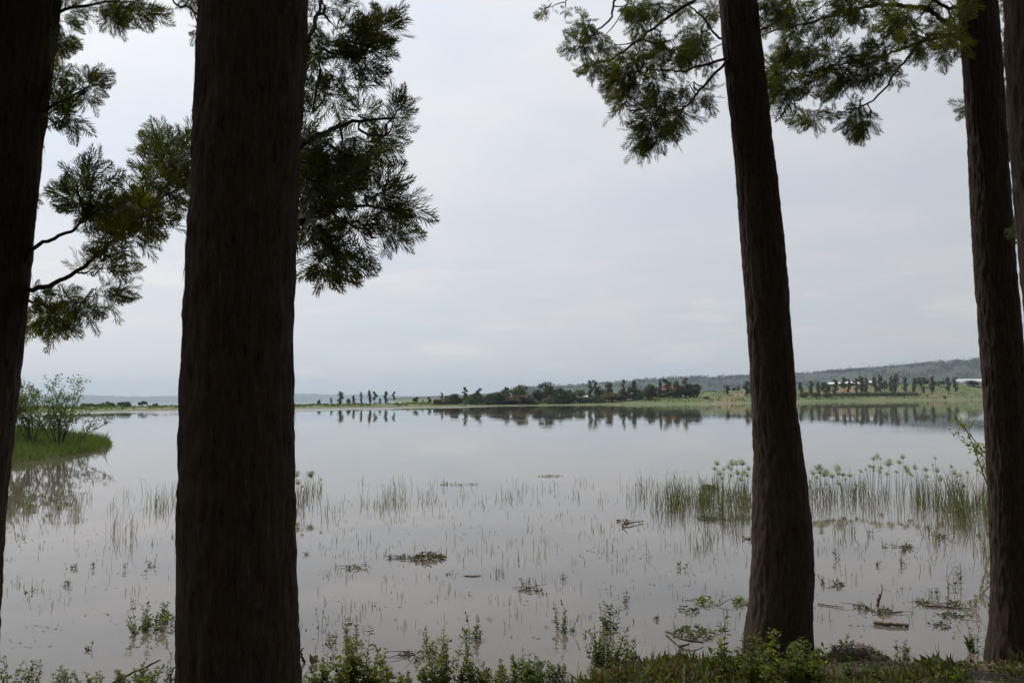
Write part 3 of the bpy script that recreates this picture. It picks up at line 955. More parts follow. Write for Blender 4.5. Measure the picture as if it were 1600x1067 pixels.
# ------------------------------------------------------------------ far shore trees
def far_crown(kind, seed):
    """unit crown and trunk, height 1, base at the origin"""
    r = np.random.default_rng(seed)
    tr, cr = MB(), MB()
    lobes = []
    if kind == 'column':                      # tall narrow eucalypt or silky oak
        tr.tube([[0, 0, -.03], [.01, 0, .4], [0, .01, .93]], [.018, .013, .004], 6)
        for i in range(11):
            q = i / 10
            w = 0.05 + 0.11 * math.sin(math.pi * (0.15 + 0.75 * q)) * r.uniform(.5, 1.25)
            a = r.uniform(0, 6.28)
            lobes.append((np.array([math.cos(a) * w * .4, math.sin(a) * w * .4, .20 + .75 * q]), np.array([w * .7, w * .7, .075]) * r.uniform(.75, 1.25)))
        n, ls = 60, .042
    elif kind == 'thin':
        tr.tube([[0, 0, -.03], [.015, 0, .5], [0, .01, .95]], [.014, .01, .004], 6)
        for i in range(7):
            q = i / 6
            a = r.uniform(0, 6.28)
            w = r.uniform(.05, .12)
            lobes.append((np.array([math.cos(a) * w * .7, math.sin(a) * w * .7, .42 + .55 * q]), np.array([w * .8, w * .8, .045])))
        n, ls = 50, .05
    elif kind == 'round':
        tr.tube([[0, 0, -.03], [.0, 0.01, .25], [0.02, 0, .6]], [.04, .03, .01], 6)
        for i in range(18):
            v_ = unit(r.normal(size=3))
            lobes.append((np.array([v_[0] * .30, v_[1] * .30, .58 + v_[2] * .30]) * r.uniform(.85, 1.05), np.array([.17, .17, .11]) * r.uniform(.6, 1.15)))
        n, ls = 75, .055
    elif kind == 'flat':                      # spreading acacia
        for a in (0.3, 1.9, 3.4, 4.9):
            tr.tube([[0, 0, -.03], [.1 * math.cos(a), .1 * math.sin(a), .35], [.5 * math.cos(a), .5 * math.sin(a), .78]], [.05, .035, .01], 5)
        for i in range(24):
            a, q = r.uniform(0, 6.28), math.sqrt(r.uniform(0, 1))
            lobes.append((np.array([math.cos(a) * q * .85, math.sin(a) * q * .85, .78 - .38 * q * q + r.normal() * .06]), np.array([.26, .26, .10]) * r.uniform(.7, 1.2)))
        n, ls = 75, .075
    else:                                     # bush
        for a in (0.1, 1.5, 2.9, 4.4):
            tr.tube([[0, 0, -.03], [.08 * math.cos(a), .08 * math.sin(a), .3], [.3 * math.cos(a), .3 * math.sin(a), .6]], [.03, .02, .01], 5)
        for i in range(18):
            v_ = unit(r.normal(size=3))
            lobes.append((np.array([v_[0] * .55, v_[1] * .55, .38 + abs(v_[2]) * .42 - .12]) * r.uniform(.75, 1.08), np.array([.24, .24, .16]) * r.uniform(.7, 1.2)))
        n, ls = 75, .085
    for c, s_ in lobes:
        v_ = unit(r.normal(size=(n, 3))) * r.uniform(.35, 1.0, (n, 1))
        P = c + v_ * s_
        Dd = unit(v_ + r.normal(size=(n, 3)) * .8)
        cr.blades(P, Dd, np.cross(Dd, r.normal(size=(n, 3))), r.uniform(.9, 1.9, n) * ls, r.uniform(.7, 1.3, n) * ls, 0.5)
    return tr, cr


FAR = {}
for kd in ('column', 'thin', 'round', 'flat', 'bush'):
    for mk in ('far_dark', 'far_mid', 'far_rust'):
        FAR[kd, mk] = []
        for i in range(3):
            tr, cr = far_crown(kd, 900 + i * 17 + len(kd) * 5 + len(mk))
            FAR[kd, mk].append((tr.mesh('trunk', M['twig']), cr.mesh('crown', M[mk])))
NATW = {'column': .34, 'thin': .26, 'round': .8, 'flat': 2.0, 'bush': 1.5}


def stand(px, ybase, default=8.0):
    """distance on the far land where the ground meets photo row ybase at bearing px"""
    rs = float(shore_r(px))
    for tt in np.arange(0.8, 130, 0.6):
        r_ = rs + tt
        xy = polar(px, r_)
        p = np.array([xy[0], xy[1], float(land_z(px, r_))])
        if proj(p)[1] <= ybase:
            return p
    r_ = rs + default
    xy = polar(px, r_)
    return np.array([xy[0], xy[1], float(land_z(px, r_))])


far_i = [0]


def far_tree(px, ytop, ybase, wpx, kind, mk, label, group, default=30.0, name=None, cat='tree'):
    r = np.random.default_rng(4000 + far_i[0])
    far_i[0] += 1
    p = stand(px, ybase, default)
    dep = (p - CAM) @ F
    xt, yb = proj(p)
    h = max(1.0, (yb - ytop) / FP * dep)
    w = wpx * 1.1 / FP * dep
    root = thing(name or 'far_tree', label, cat, p - np.array([0, 0, .05]), group)
    tm, cm = FAR[kind, mk][int(r.integers(3))]
    sx = w / NATW[kind]
    rz = r.uniform(0, 6.28)
    for nm, me in (('trunk', tm), ('crown', cm)):
        o = link(nm, me, root)
        o.scale = (sx, sx, h)
        o.rotation_euler.z = rz
    return root


G = 'trees on the far grassy spit'
for i, (px, yt, w, kd, mk) in enumerate([(132, 628, 14, 'bush', 'far_mid'), (144, 628, 14, 'bush', 'far_dark'), (159, 627.5, 16, 'bush', 'far_mid'), (171, 625, 16, 'bush', 'far_mid'), (189, 625.5, 15, 'bush', 'far_dark'), (199, 625, 18, 'bush', 'far_mid'), (223, 624.5, 15, 'flat', 'far_dark'), (243, 628, 10, 'bush', 'far_dark')]):
    far_tree(px, yt, 633, w, kd, mk, f'low hazy bush across the water left of thick trunk, {ordn(i)} from left', 'low bushes on the far shore at left', 30, 'far_bush', 'bush')
for i, (px, yt, w) in enumerate([(498, 622, 6), (517, 621, 5), (544, 620, 7), (593, 622, 5), (660, 623, 3)]):
    far_tree(px, yt, 629.5, w, 'column' if w < 6 else 'bush', 'far_mid', f'small faint tree behind the spit row, {ordn(i)} from the thick trunk', 'faint small trees on the spit', 42)
for i, (px, yt, w, kd) in enumerate([(531.5, 612, 11, 'column'), (552, 617.5, 6, 'column'), (564, 613, 5.5, 'column'), (577.5, 610, 7.5, 'column'), (585.5, 612, 6.5, 'thin'), (602.5, 611, 7.5, 'column'), (615, 612, 4.5, 'thin'), (650, 619.5, 10, 'round')]):
    far_tree(px, yt, 629 if i < 7 else 629, w, kd, 'far_dark', f'slender dark tree on the spit, {ordn(i)} from the left in the spaced row' if i < 7 else 'small round tree alone between the spaced row and the thicket', G if i < 7 else None, 25)
MID = [(670, 620, 8, 'column', 'far_mid'), (683, 620, 14, 'bush', 'far_dark'), (690, 613.5, 6, 'column', 'far_dark'), (700, 618, 16, 'round', 'far_dark'), (712, 616.5, 22, 'bush', 'far_dark'), (726, 605.5, 7, 'thin', 'far_mid'),
       (709, 613.5, 20, 'flat', 'far_dark'), (733, 615, 18, 'round', 'far_mid'), (741, 616, 16, 'bush', 'far_dark'), (747.5, 607, 8, 'thin', 'far_dark'), (745, 612, 18, 'round', 'far_dark'), (762, 612.5, 26, 'flat', 'far_dark'), (778, 611, 34, 'flat', 'far_dark'),
       (790, 602.5, 12, 'round', 'far_dark'), (797, 606, 28, 'round', 'far_dark'), (808, 604, 16, 'round', 'far_mid'), (816, 598, 20, 'round', 'far_mid'), (790, 616, 52, 'flat', 'far_rust'), (818, 615, 40, 'flat', 'far_rust'), (770, 619, 30, 'bush', 'far_dark'), (800, 621, 36, 'bush', 'far_dark'),
       (850, 593, 27, 'round', 'far_dark'), (842, 607, 22, 'round', 'far_dark'), (862, 607, 26, 'bush', 'far_dark'), (874, 605, 34, 'flat', 'far_dark'), (888, 608, 22, 'flat', 'far_dark'), (833, 623.5, 30, 'bush', 'far_mid'), (858, 618, 30, 'bush', 'far_mid'), (880, 616, 34, 'bush', 'far_dark'),
       (905, 607.5, 20, 'round', 'far_mid'), (921, 594.5, 11, 'column', 'far_dark'), (929, 595, 7, 'thin', 'far_mid'), (934, 604, 12, 'column', 'far_dark'), (905, 617, 26, 'bush', 'far_dark'), (950, 594.5, 13, 'round', 'far_mid'), (944, 603, 20, 'round', 'far_mid'),
       (955, 610, 34, 'flat', 'far_rust'), (968, 612, 22, 'bush', 'far_dark'), (930, 616, 30, 'bush', 'far_dark'), (973, 594, 6, 'thin', 'far_mid'), (976, 603, 18, 'round', 'far_mid'), (991, 595, 11, 'column', 'far_dark'), (988, 604, 22, 'round', 'far_dark'), (1000, 608, 22, 'bush', 'far_dark'),
       (1011, 593.5, 16, 'round', 'far_mid'), (1018, 600, 20, 'round', 'far_dark'), (1012, 606, 18, 'round', 'far_dark'), (1030, 592.5, 7, 'column', 'far_dark'), (1041, 592.5, 12, 'thin', 'far_dark'), (1056, 592.5, 10, 'round', 'far_mid'), (1062, 600, 16, 'round', 'far_mid'), (1070, 590.5, 11, 'column', 'far_mid'),
       (1077, 600, 15, 'column', 'far_dark'), (1087, 598, 14, 'round', 'far_dark'), (1082, 605, 14, 'round', 'far_dark'), (1055, 611, 8, 'column', 'far_mid'), (1044, 613, 6, 'column', 'far_mid'), (1024, 613, 6, 'column', 'far_dark'), (1070, 614, 5, 'thin', 'far_dark')]
r = np.random.default_rng(58)
MID += [(float(px) + r.uniform(-4, 4), float(np.interp(px, [680, 760, 850, 950, 1085], [622, 617, 614, 612, 609])) + r.uniform(-2.5, 4), r.uniform(14, 26), 'bush' if r.random() < .7 else 'round', ['far_dark', 'far_mid', 'far_dark', 'far_rust'][int(r.integers(4))]) for px in np.linspace(688, 1085, 34)]
names_mid = {'column': 'narrow', 'thin': 'thin sparse', 'round': 'rounded', 'flat': 'flat-topped', 'bush': 'bushy'}
cols_mid = {'far_dark': 'dark', 'far_mid': 'green', 'far_rust': 'rust-tinged'}
cnt = {}
for (px, yt, w, kd, mk) in sorted(MID):
    base = np.interp(px, [640, 760, 850, 950, 1050, 1100], [630.5, 630, 629.5, 627, 622, 620])
    if kd in ('flat',) or (kd == 'bush' and yt > 614):
        base += 2.0
    if px > 1020 and yt > 605:
        base = 621
    key = (kd, mk)
    cnt[key] = cnt.get(key, 0) + 1
    if px == 850.0:
        lb = 'largest rounded tree standing above the thicket on the far point'
    elif px == 816:
        lb = 'pale rounded tree just left of the largest tree on the point'
    else:
        lb = f'{names_mid[kd]} {cols_mid[mk]} tree in the far thicket, {ordn(cnt[key] - 1)} such from the left'
    far_tree(px, yt, base, w, kd, mk, lb, 'trees of the thicket on the far point', 25)
RIGHT = [(1103, 618, 623.5, 11, 'bush'), (1135, 602, 617, 10, 'column'), (1146, 605, 612, 7, 'round'), (1152, 601.5, 612, 5, 'round'), (1166, 594.5, 620, 12, 'column'), (1174, 600, 620, 12, 'column'), (1250, 597, 619, 9, 'column'), (1266, 595, 618, 9, 'column'), (1277, 597, 618, 8, 'column'), (1288, 596, 619, 14, 'round'),
         (1304, 593, 617, 11, 'column'), (1318, 590, 615.5, 8, 'thin'), (1325, 592, 615.5, 7, 'column'), (1337, 591, 616, 8, 'column'), (1344.5, 588, 616.5, 12, 'column'), (1352, 590, 616, 9, 'column'), (1366, 589.5, 615.5, 10, 'column'), (1374, 586, 615.5, 10, 'column'), (1381, 594, 613, 8, 'round'),
         (1391, 589, 614, 8, 'column'), (1397.5, 585, 617, 12, 'column'), (1413, 589.5, 614, 9, 'column'), (1427, 591, 615.5, 9, 'column'), (1438, 588, 604, 20, 'round'), (1441, 604, 615, 6, 'column'), (1455.5, 588.5, 615, 9, 'column'), (1480, 589.5, 614, 9, 'column'), (1491, 589.5, 613, 9, 'column'), (1465, 595, 603, 22, 'round'), (1520, 593, 600, 26, 'round')]
k = 0
for (px, yt, yb, w, kd) in RIGHT:
    if kd == 'bush':
        lb, g_ = 'dark purple-green bush alone by the water left of the right trunk', None
    elif px < 1200:
        lb, g_ = f'dark slope tree left of the right trunk, {ordn([1135, 1146, 1152, 1166, 1174].index(px))} from the left', 'trees left of the right trunk on the slope'
    else:
        lb, g_ = f'upright tree on far right shore, {ordn(k)} from the right trunk', 'row of upright trees on the far right shore'
        k += 1
    far_tree(px, yt, yb, w, kd, 'far_dark', lb, g_, 55)
for i, (px, yt, yb, w) in enumerate([(1254, 610, 621, 18), (1274, 611, 621, 16), (1291, 611, 621, 16)]):
    far_tree(px, yt, yb, w, 'bush', 'far_mid', f'grey-green shoreline bush right of the right trunk, {ordn(i)} from that trunk', 'shoreline bushes right of the right trunk', 10, 'far_bush', 'bush')

# hedge along the far right shore
r = np.random.default_rng(61)
mb = MB()
for px in np.linspace(1298, 1432, 240):
    p = stand(px, 618.6 - (px - 1298) * .005, 10)
    n = 16
    P = p + r.normal(size=(n, 3)) * np.array([.45, .6, .35]) + np.array([0, 0, .55])
    Dd = unit(r.normal(size=(n, 3)))
    mb.blades(P, Dd, np.cross(Dd, r.normal(size=(n, 3))), r.uniform(.3, .6, n), r.uniform(.2, .35, n), .5)
tag(mb.build('far_hedge', M['far_dark']), 'long low dark hedge below the row of trees on the right shore', 'hedge')

# woods on the skyline of the hill
mb = MB()
r = np.random.default_rng(62)
for i in range(900):
    px = r.uniform(800, 1800)
    zt = float(np.interp(px, hpx, hzt))
    rr = 2300 + r.uniform(-60, 40)
    h = r.uniform(3.5, 8) * (1.5 if r.random() < .06 else 1)
    if px < 1150 and r.random() < .75:
        continue
    xy = polar(px, rr)
    n = 12
    P = np.array([xy[0], xy[1], zt - 1.5]) + r.normal(size=(n, 3)) * np.array([2.6, 2.6, .0]) + np.stack([np.zeros(n), np.zeros(n), r.uniform(0, h, n)], 1)
    Dd = unit(r.normal(size=(n, 3)) + [0, 0, .5])
    mb.blades(P, Dd, np.cross(Dd, r.normal(size=(n, 3))), r.uniform(2.5, 4.5, n), r.uniform(1.8, 3.0, n), .5)
for i in range(4200):                         # woods and lone trees down the slope
    px, uu = r.uniform(800, 1800), r.uniform(-.75, -.02)
    if vn(px / 26.0 + 500, uu * 9 + 33) < .45 + .1 * r.random():
        continue
    zt = float(np.interp(px, hpx, hzt))
    u1 = 1 + uu
    zz_ = max(zt, .2) * (u1 * u1 * (3 - 2 * u1)) ** .8
    xy = polar(px, 2300 + uu * 700)
    n = 5
    P = np.array([xy[0], xy[1], zz_]) + r.normal(size=(n, 3)) * np.array([2.4, 2.4, 1.4]) + [0, 0, 1.5]
    Dd = unit(r.normal(size=(n, 3)) + [0, 0, .5])
    mb.blades(P, Dd, np.cross(Dd, r.normal(size=(n, 3))), r.uniform(2.5, 5, n), r.uniform(2, 3.4, n), .5)
tag(mb.build('hilltop_wood', M['hill_wood']), 'distant trees covering the wooded hill', 'wood', kind='stuff')

# rough scrub and tall grass on the far shore
mb = MB()
r = np.random.default_rng(63)
n = 26000
pxr = r.uniform(-150, 1720, n)
tt = r.uniform(0.3, 1, n) ** 1.6 * np.interp(pxr, [640, 1100], [40, 65])
rr = shore_r(pxr) + tt
P = np.concatenate([polar(pxr, rr), land_z(pxr, rr)[:, None]], 1)
kp = vn(pxr / 6.0 + 100, tt / 5.0 + 20) > 0.42
P = P[kp]
n = len(P)
Dd = unit(np.stack([r.normal(size=n) * .4, r.normal(size=n) * .4, np.ones(n)], 1))
mb.blades(P, Dd, np.cross(Dd, r.normal(size=(n, 3))), r.uniform(.25, .7, n), r.uniform(.12, .35, n), .5)
tag(mb.build('shore_grass', M['grass']), 'rough grass along the far shore', 'grass', kind='stuff')


# ------------------------------------------------------------------ far buildings
def house(px, ybase, w, dpt, hw, hr, wall, roof, label, cat, name, rz=0.0, hip=0.35, default=60, door=True, group=None, ov=.5):
    p = stand(px, ybase, default)
    root = thing(name, label, cat, p, group, rz - az(px))
    mb = MB()
    mb.box((0, 0, hw / 2 - .3), (w, dpt, hw + .6))
    wo_ = mb.build('wall', M[wall], root)
    a, b_ = w / 2 + ov, dpt / 2 + ov
    rx = a * (1 - hip)
    mb = MB()
    mb.add([[-a, -b_, hw - .1], [a, -b_, hw - .1], [a, b_, hw - .1], [-a, b_, hw - .1], [-a, -b_, hw + .06], [a, -b_, hw + .06], [a, b_, hw + .06], [-a, b_, hw + .06], [-rx, 0, hw + hr], [rx, 0, hw + hr]],
           [[0, 1, 5, 4], [1, 2, 6, 5], [2, 3, 7, 6], [3, 0, 4, 7], [3, 2, 1, 0], [4, 5, 9, 8], [6, 7, 8, 9]])
    mb.add([[a, -b_, hw + .06], [a, b_, hw + .06], [rx, 0, hw + hr], [-a, -b_, hw + .06], [-a, b_, hw + .06], [-rx, 0, hw + hr]], [[0, 1, 2], [4, 3, 5]])
    mb.build('roof', M[roof], root)
    if door:
        mb = MB()
        mb.box((w * .1, -dpt / 2 - .01, 1.0), (1.0, .08, 2.0))
        mb.build('door', M['dark'], root)
        for xw in (-.32, -.12, .32):
            mb = MB()
            mb.box((w * xw, -dpt / 2 - .01, hw * .58), (1.1, .08, 1.0))
            mb.build('window', M['dark'], root)
    return root


house(1041, 611, 5.6, 5.0, 1.9, 1.5, 'plaster', 'red_roof', 'house with a red tiled roof among trees on the far shore', 'house', 'tile_roofed_house', default=40)
house(1059, 610.5, 2.8, 3.4, 1.7, 1.2, 'plaster', 'red_roof', 'small red-roofed outbuilding just right of the red tiled house', 'house', 'tile_roofed_house', default=42)
for i, (px, yb, w) in enumerate([(1298, 603, 1.6), (1316, 602.5, 2.4), (1331, 602.3, 2.9), (1346, 604.5, 1.8), (1360, 602, 1.8)]):
    house(px, yb, w * 1.25, 3.0, 1.2, .8, 'brickwall', 'white_roof', f'low shed with bright metal roof behind far trees, {ordn(i)} from right trunk', 'shed', 'metal_roofed_shed', default=62, group='bright-roofed sheds', hip=.06, door=i in (1, 2))
house(838, 629, 4.0, 4.0, 1.4, 2.4, 'thatch', 'thatch', 'brown thatched hut with a steep roof at the water edge of the point', 'hut', 'thatched_hut', default=6, hip=.95, door=False)
house(909, 628.5, 3.2, 3.0, 1.7, .5, 'teal', 'white_roof', 'small teal boathouse by the water on the point', 'boathouse', 'boathouse', default=4, hip=.05, door=False, ov=.25)
for i, (px, w) in enumerate([(891, 2.2), (921, 2.0), (937, 1.2)]):
    house(px, 628, w, 2.0, 1.0, .4, 'plaster', 'white_roof', f'tiny pale kiosk near the teal boathouse, {ordn(i)} from left', 'kiosk', 'lakeside_kiosk', default=6, hip=.05, door=False, group='pale kiosks by the boathouse', ov=.15)

# greenhouse with ribbed curved roof
p = stand(1525, 601, 75)
root = thing('greenhouse', 'long pale greenhouse with a curved plastic roof beside the right edge trunk', 'greenhouse', p + np.array([0, 0, .2]), None, -az(1525))
mb = MB()
a = np.linspace(0, math.pi, 13)
xsg = np.linspace(-9.5, 26, 36)
v = np.array([[x, -math.cos(q) * 4, 1.0 + math.sin(q) * 1.9] for x in xsg for q in a])
mb.add(v, grid_faces(len(xsg), 13), True)
mb.build('roof', M['film'], root)
mb = MB()
mb.box((8.25, 0, .3), (35.4, 7.9, 1.5))
mb.build('wall', M['film'], root)
for x in np.linspace(-9.5, 26, 13):
    mb = MB()
    mb.tube([[x, -math.cos(q) * 4.03, 1.0 + math.sin(q) * 1.93] for q in a], .05, 5)
    mb.build('roof_hoop', M['white_roof'], root)
p = polar(1515, 2140)
root = thing('hillside_shed', 'bright white roof alone high on the wooded hill at right', 'shed', (p[0], p[1], float(np.interp(1515, hpx, hzt)) * .78), None, -az(1515))
zt = 58.0
root.location.z = at(1515, 584.5, 2140)[2] - 4
mb = MB(); mb.box((0, 0, 1), (9, 6, 6)); mb.build('wall', M['plaster'], root)
mb = MB(); mb.box((0, 0, 4.6), (10, 7, 1.2)); mb.build('roof', M['white_roof'], root)

# ------------------------------------------------------------------ left bank in the lake
tip = [(-260, 742), (-120, 734), (-20, 727), (20, 722), (45, 719), (80, 713), (110, 708), (132, 704), (150, 699), (158, 694), (150, 689), (130, 686), (100, 682), (40, 679), (-40, 676), (-200, 672), (-420, 672)]
poly = np.array([onz(x, y)[:2] for x, y in tip])


def in_poly(q, poly):
    x, y = q[:, 0], q[:, 1]
    c = np.zeros(len(q), bool)
    j = len(poly) - 1
    for i in range(len(poly)):
        xi, yi, xj, yj = *poly[i], *poly[j]
        c ^= ((yi > y) != (yj > y)) & (x < (xj - xi) * (y - yi) / (yj - yi + 1e-12) + xi)
        j = i
    return c


def edge_dist(q, poly):
    d = np.full(len(q), 1e9)
    for a_, b_ in zip(poly, np.roll(poly, -1, 0)):
        ab = b_ - a_
        t_ = np.clip(((q - a_) @ ab) / (ab @ ab), 0, 1)
        d = np.minimum(d, np.linalg.norm(q - a_ - t_[:, None] * ab, axis=1))
    return d


def lb_z(q):
    ins = in_poly(q, poly)
    d = edge_dist(q, poly)
    return np.where(ins, 0.06 + 0.55 * sstep(d / 3.5), -0.25 * d) + 0.08 * (vn(q[:, 0] * .9 + 20, q[:, 1] * .9) - .5)


gx, gy = np.meshgrid(np.linspace(-60, -14, 130), np.linspace(25, 66, 130), indexing='ij')
q = np.stack([gx.ravel(), gy.ravel()], 1)
mb = MB()
mb.add(np.concatenate([q, lb_z(q)[:, None].clip(-1.2, 2)], 1), grid_faces(130, 130)[:, ::-1], True)
tag(mb.build('left_bank', M['soil']), kind='structure')
r = np.random.default_rng(71)
q = np.stack([r.uniform(-42, -15, 120000), r.uniform(28, 62, 120000)], 1)
d = edge_dist(q, poly)
q = q[(in_poly(q, poly) | (d < .55)) & (r.random(len(q)) < .9)]
z = np.maximum(lb_z(q), -.02)
n = len(q)
P = np.concatenate([q, z[:, None]], 1)
Dd = unit(np.stack([r.normal(size=n) * .45, r.normal(size=n) * .45, np.ones(n)], 1))
mb = MB()
tall = np.where(vn(q[:, 0] * .8 + 50, q[:, 1] * .8 + 50) > .72, 1.7, 1.0) * np.where(r.random(n) < .03, 1.8, 1)
mb.blades(P, Dd, np.cross(Dd, r.normal(size=(n, 3))), r.uniform(.16, .4, n) * tall, r.uniform(.018, .05, n), .4)
tag(mb.build('left_bank_grass', M['grass']), 'bright green grass covering the low bank at left', 'grass', kind='stuff')


def shrub(base, h, spread, nstem, seed, label, name='thin_shrub', mat='shrub', leaf=.10, nleaf=70, lean=(0, 0), group=None, cat='shrub', tips=3):
    """several thin ascending stems with side twigs and loose leaves"""
    r = np.random.default_rng(seed)
    root = thing(name, label, cat, base, group)
    st, lf = MB(), MB()
    for i in range(nstem):
        a = r.uniform(0, 6.28)
        sp = spread * math.sqrt(r.uniform(.05, 1))
        hh = h * r.uniform(.65, 1.0)
        e = np.array([math.cos(a) * sp + lean[0], math.sin(a) * sp + lean[1], hh])
        path = smooth_path([[math.cos(a) * .05, math.sin(a) * .05, -.1], e * [.3, .3, .4] + r.normal(size=3) * .05 * h, e * [.75, .75, .75] + r.normal(size=3) * .04 * h, e], 14)
        st.tube(path, np.linspace(.011 * h / 1.6 + .004, .0035, 14), 5)
        runs = [path[3:]]
        for k in range(tips * 3):
            q = path[int(r.integers(4, 13))]
            td = unit(np.array([math.cos(a), math.sin(a), .4]) * .3 + r.normal(size=3) * [.7, .7, .35] + [0, 0, .35])
            ln = h * r.uniform(.1, .26)
            tw = smooth_path([q, q + td * ln * .5 + r.normal(size=3) * .02, q + td * ln + [0, 0, .05 * ln]], 7)
            st.tube(tw, np.linspace(.004, .0018, 7), 4)
            runs.append(tw[1:])
        allp = np.concatenate(runs)
        m_ = nleaf
        pp = allp[r.integers(0, len(allp), m_)] + r.normal(size=(m_, 3)) * .02 * h / 2
        Dd = unit(r.normal(size=(m_, 3)) + [0, 0, .25])
        lf.blades(pp, Dd, np.cross(Dd, r.normal(size=(m_, 3))), r.uniform(.6, 1.25, m_) * leaf, r.uniform(.3, .5, m_) * leaf)
    st.build('stem', M['twig'], root)
    lf.build('foliage', M[mat], root)['kind'] = 'stuff'
    return root


def ground_left(px, py):
    p = onz(px, py, .45)
    return np.array([p[0], p[1], float(lb_z(p[None, :2])[0])])


shrub(ground_left(92, 690), 3.3, 1.3, 13, 81, 'tallest feathery shrub on the left bank, nearest its tip', leaf=.13, nleaf=150, tips=4)
shrub(ground_left(50, 692), 2.7, 1.5, 14, 82, 'loose shrub with dark forked stems in the middle of the left bank', leaf=.13, nleaf=140, tips=4)
shrub(ground_left(10, 690), 2.9, 1.5, 13, 83, 'dense shrub on the left bank partly behind the leftmost trunk', leaf=.13, nleaf=170, tips=4)
shrub(ground_left(70, 684), 1.5, 2.4, 16, 84, 'low spreading shrub behind the forked one on the left bank', leaf=.12, nleaf=130)
shrub(ground_left(115, 688), 1.6, 1.2, 8, 85, 'low thin shrub leaning over the water at the bank tip', leaf=.12, nleaf=70, lean=(.7, 0))
# twig reaching in from behind the leftmost trunk
shrub(ground_left(-8, 706), 4.2, .9, 6, 86, 'thin sapling beside the leftmost trunk with a side twig at mid height', 'thin_sapling', leaf=.15, nleaf=60, lean=(.5, 0), cat='sapling')
p = onz(1590, 812)
shrub(np.array([p[0], p[1], -.05]), 2.15, .75, 7, 87, 'thin yellow-leaved shrub left of the right edge trunk over the reeds', 'thin_shrub', 'weed', leaf=.085, nleaf=110, lean=(-.45, 0))

# ------------------------------------------------------------------ reeds, papyrus and water plants
r = np.random.default_rng(91)


def reeds(name, label, fields, mat='reed'):
    mb = MB()
    for (x0, x1, y0, y1, n, h0, h1, clump) in fields:
        cx = r.uniform(x0, x1, max(3, n // clump))
        cy = r.uniform(y0, y1, len(cx))
        for k in range(n):
            i = int(r.integers(len(cx)))
            px = np.clip(cx[i] + r.normal() * 7, x0 - 6, x1 + 6)
            py = np.clip(cy[i] + r.normal() * 4, y0 - 2, y1 + 6)
            p = onz(px, py)
            h = h0 + (h1 - h0) * r.random() ** 1.7
            ln = r.normal(size=2) * .17 * h
            b2 = r.normal(size=2) * .14 * h
            side = unit(np.array([1, r.normal() * .35, 0]))
            pts = np.array([p + [0, 0, -.08], p + [ln[0] * .5, ln[1] * .5, h * .55], p + [ln[0] + b2[0], ln[1] + b2[1], h]])
            w = r.uniform(.005, .010) * (p[1] / 20) ** .5
            mb.strip(pts, [w, w * .9, w * .25], side)
            if r.random() < .12:      # a bent, broken blade
                q0 = pts[2]
                sx_ = r.normal() * .35 * h
                mb.strip(np.array([q0, q0 + [sx_ * .5, 0, -.08 * h], q0 + [sx_, 0, -.45 * h]]), [w * .4, w * .5, w * .25], np.array([.5, 0, .7]))
    return tag(mb.build(name, M[mat]), label, 'reeds', kind='stuff')


reeds('rush_bed', 'dense green rushes standing in the water left of the right trunk', [(1030, 1110, 770, 800, 330, .15, .62, 16), (1100, 1172, 765, 795, 240, .15, .55, 14), (1015, 1172, 760, 800, 130, .1, .6, 5), (1120, 1172, 800, 830, 60, .2, .5, 12), (1085, 1165, 825, 868, 46, .08, .36, 11), (1090, 1172, 790, 830, 90, .15, .4, 5), (985, 1040, 755, 790, 70, .15, .5, 4)])
reeds('rush_bed', 'dense green rushes between the right trunk and the right edge trunk', [(1258, 1340, 762, 795, 170, .2, .55, 6), (1330, 1440, 760, 800, 170, .15, .55, 6), (1430, 1500, 768, 800, 170, .2, .7, 14), (1490, 1556, 775, 815, 330, .2, .75, 18), (1470, 1556, 800, 835, 130, .25, .55, 6), (1290, 1330, 830, 850, 26, .15, .38, 9), (1440, 1556, 830, 875, 70, .1, .4, 12)])
reeds('rush_bed', 'thin short rushes scattered in the water right of the thick trunk', [(455, 640, 760, 805, 150, .06, .42, 7), (600, 800, 752, 795, 110, .05, .32, 5), (780, 1020, 750, 790, 110, .04, .24, 5), (460, 490, 760, 800, 50, .2, .5, 12)])
reeds('rush_bed', 'sparse rushes in the water at left below the green bank', [(15, 120, 755, 805, 140, .1, .5, 9), (110, 285, 765, 805, 80, .08, .42, 7), (165, 215, 815, 845, 26, .25, .6, 8), (230, 285, 755, 800, 60, .15, .4, 5)])
reeds('emergent_shoots', 'tiny dark shoots dotted over the open shallows', [(470, 1170, 780, 880, 520, .015, .14, 3), (470, 1170, 880, 985, 300, .012, .10, 3), (10, 285, 820, 960, 130, .015, .10, 3), (1270, 1550, 840, 970, 190, .015, .13, 3)])


def umbel_mesh(seed):
    r = np.random.default_rng(seed)
    mb = MB()
    n = 150
    a = r.uniform(0, 6.28, n)
    el = .25 + 1.3 * r.random(n) ** .8
    Dd = np.stack([np.cos(a) * np.cos(el), np.sin(a) * np.cos(el), np.sin(el)], 1)
    for k in range(n):
        p1 = Dd[k] * .5
        p2 = Dd[k] * r.uniform(.7, 1.25) + np.array([0, 0, -.06])
        mb.strip([[0, 0, 0], p1, p2], [.03, .045, .03], np.cross(Dd[k], [0.2, .1, 1]))
    mb.blades(np.zeros((7, 3)), Dd[:7] * [1, 1, .4], np.cross(Dd[:7], [0, 0.1, 1]), .35, .1)
    return mb.mesh('umbel', M['umbel'])


UMB = [umbel_mesh(300 + i) for i in range(4)]


def stem_mesh(seed):
    r = np.random.default_rng(seed)
    mb = MB()
    mb.tube(smooth_path([[0, 0, -.15], [r.normal() * .02, r.normal() * .02, .5], [0, 0, 1]], 7), np.linspace(.0055, .003, 7), 5)
    return mb.mesh('stem', M['reed'])


STM = [stem_mesh(330 + i) for i in range(3)]


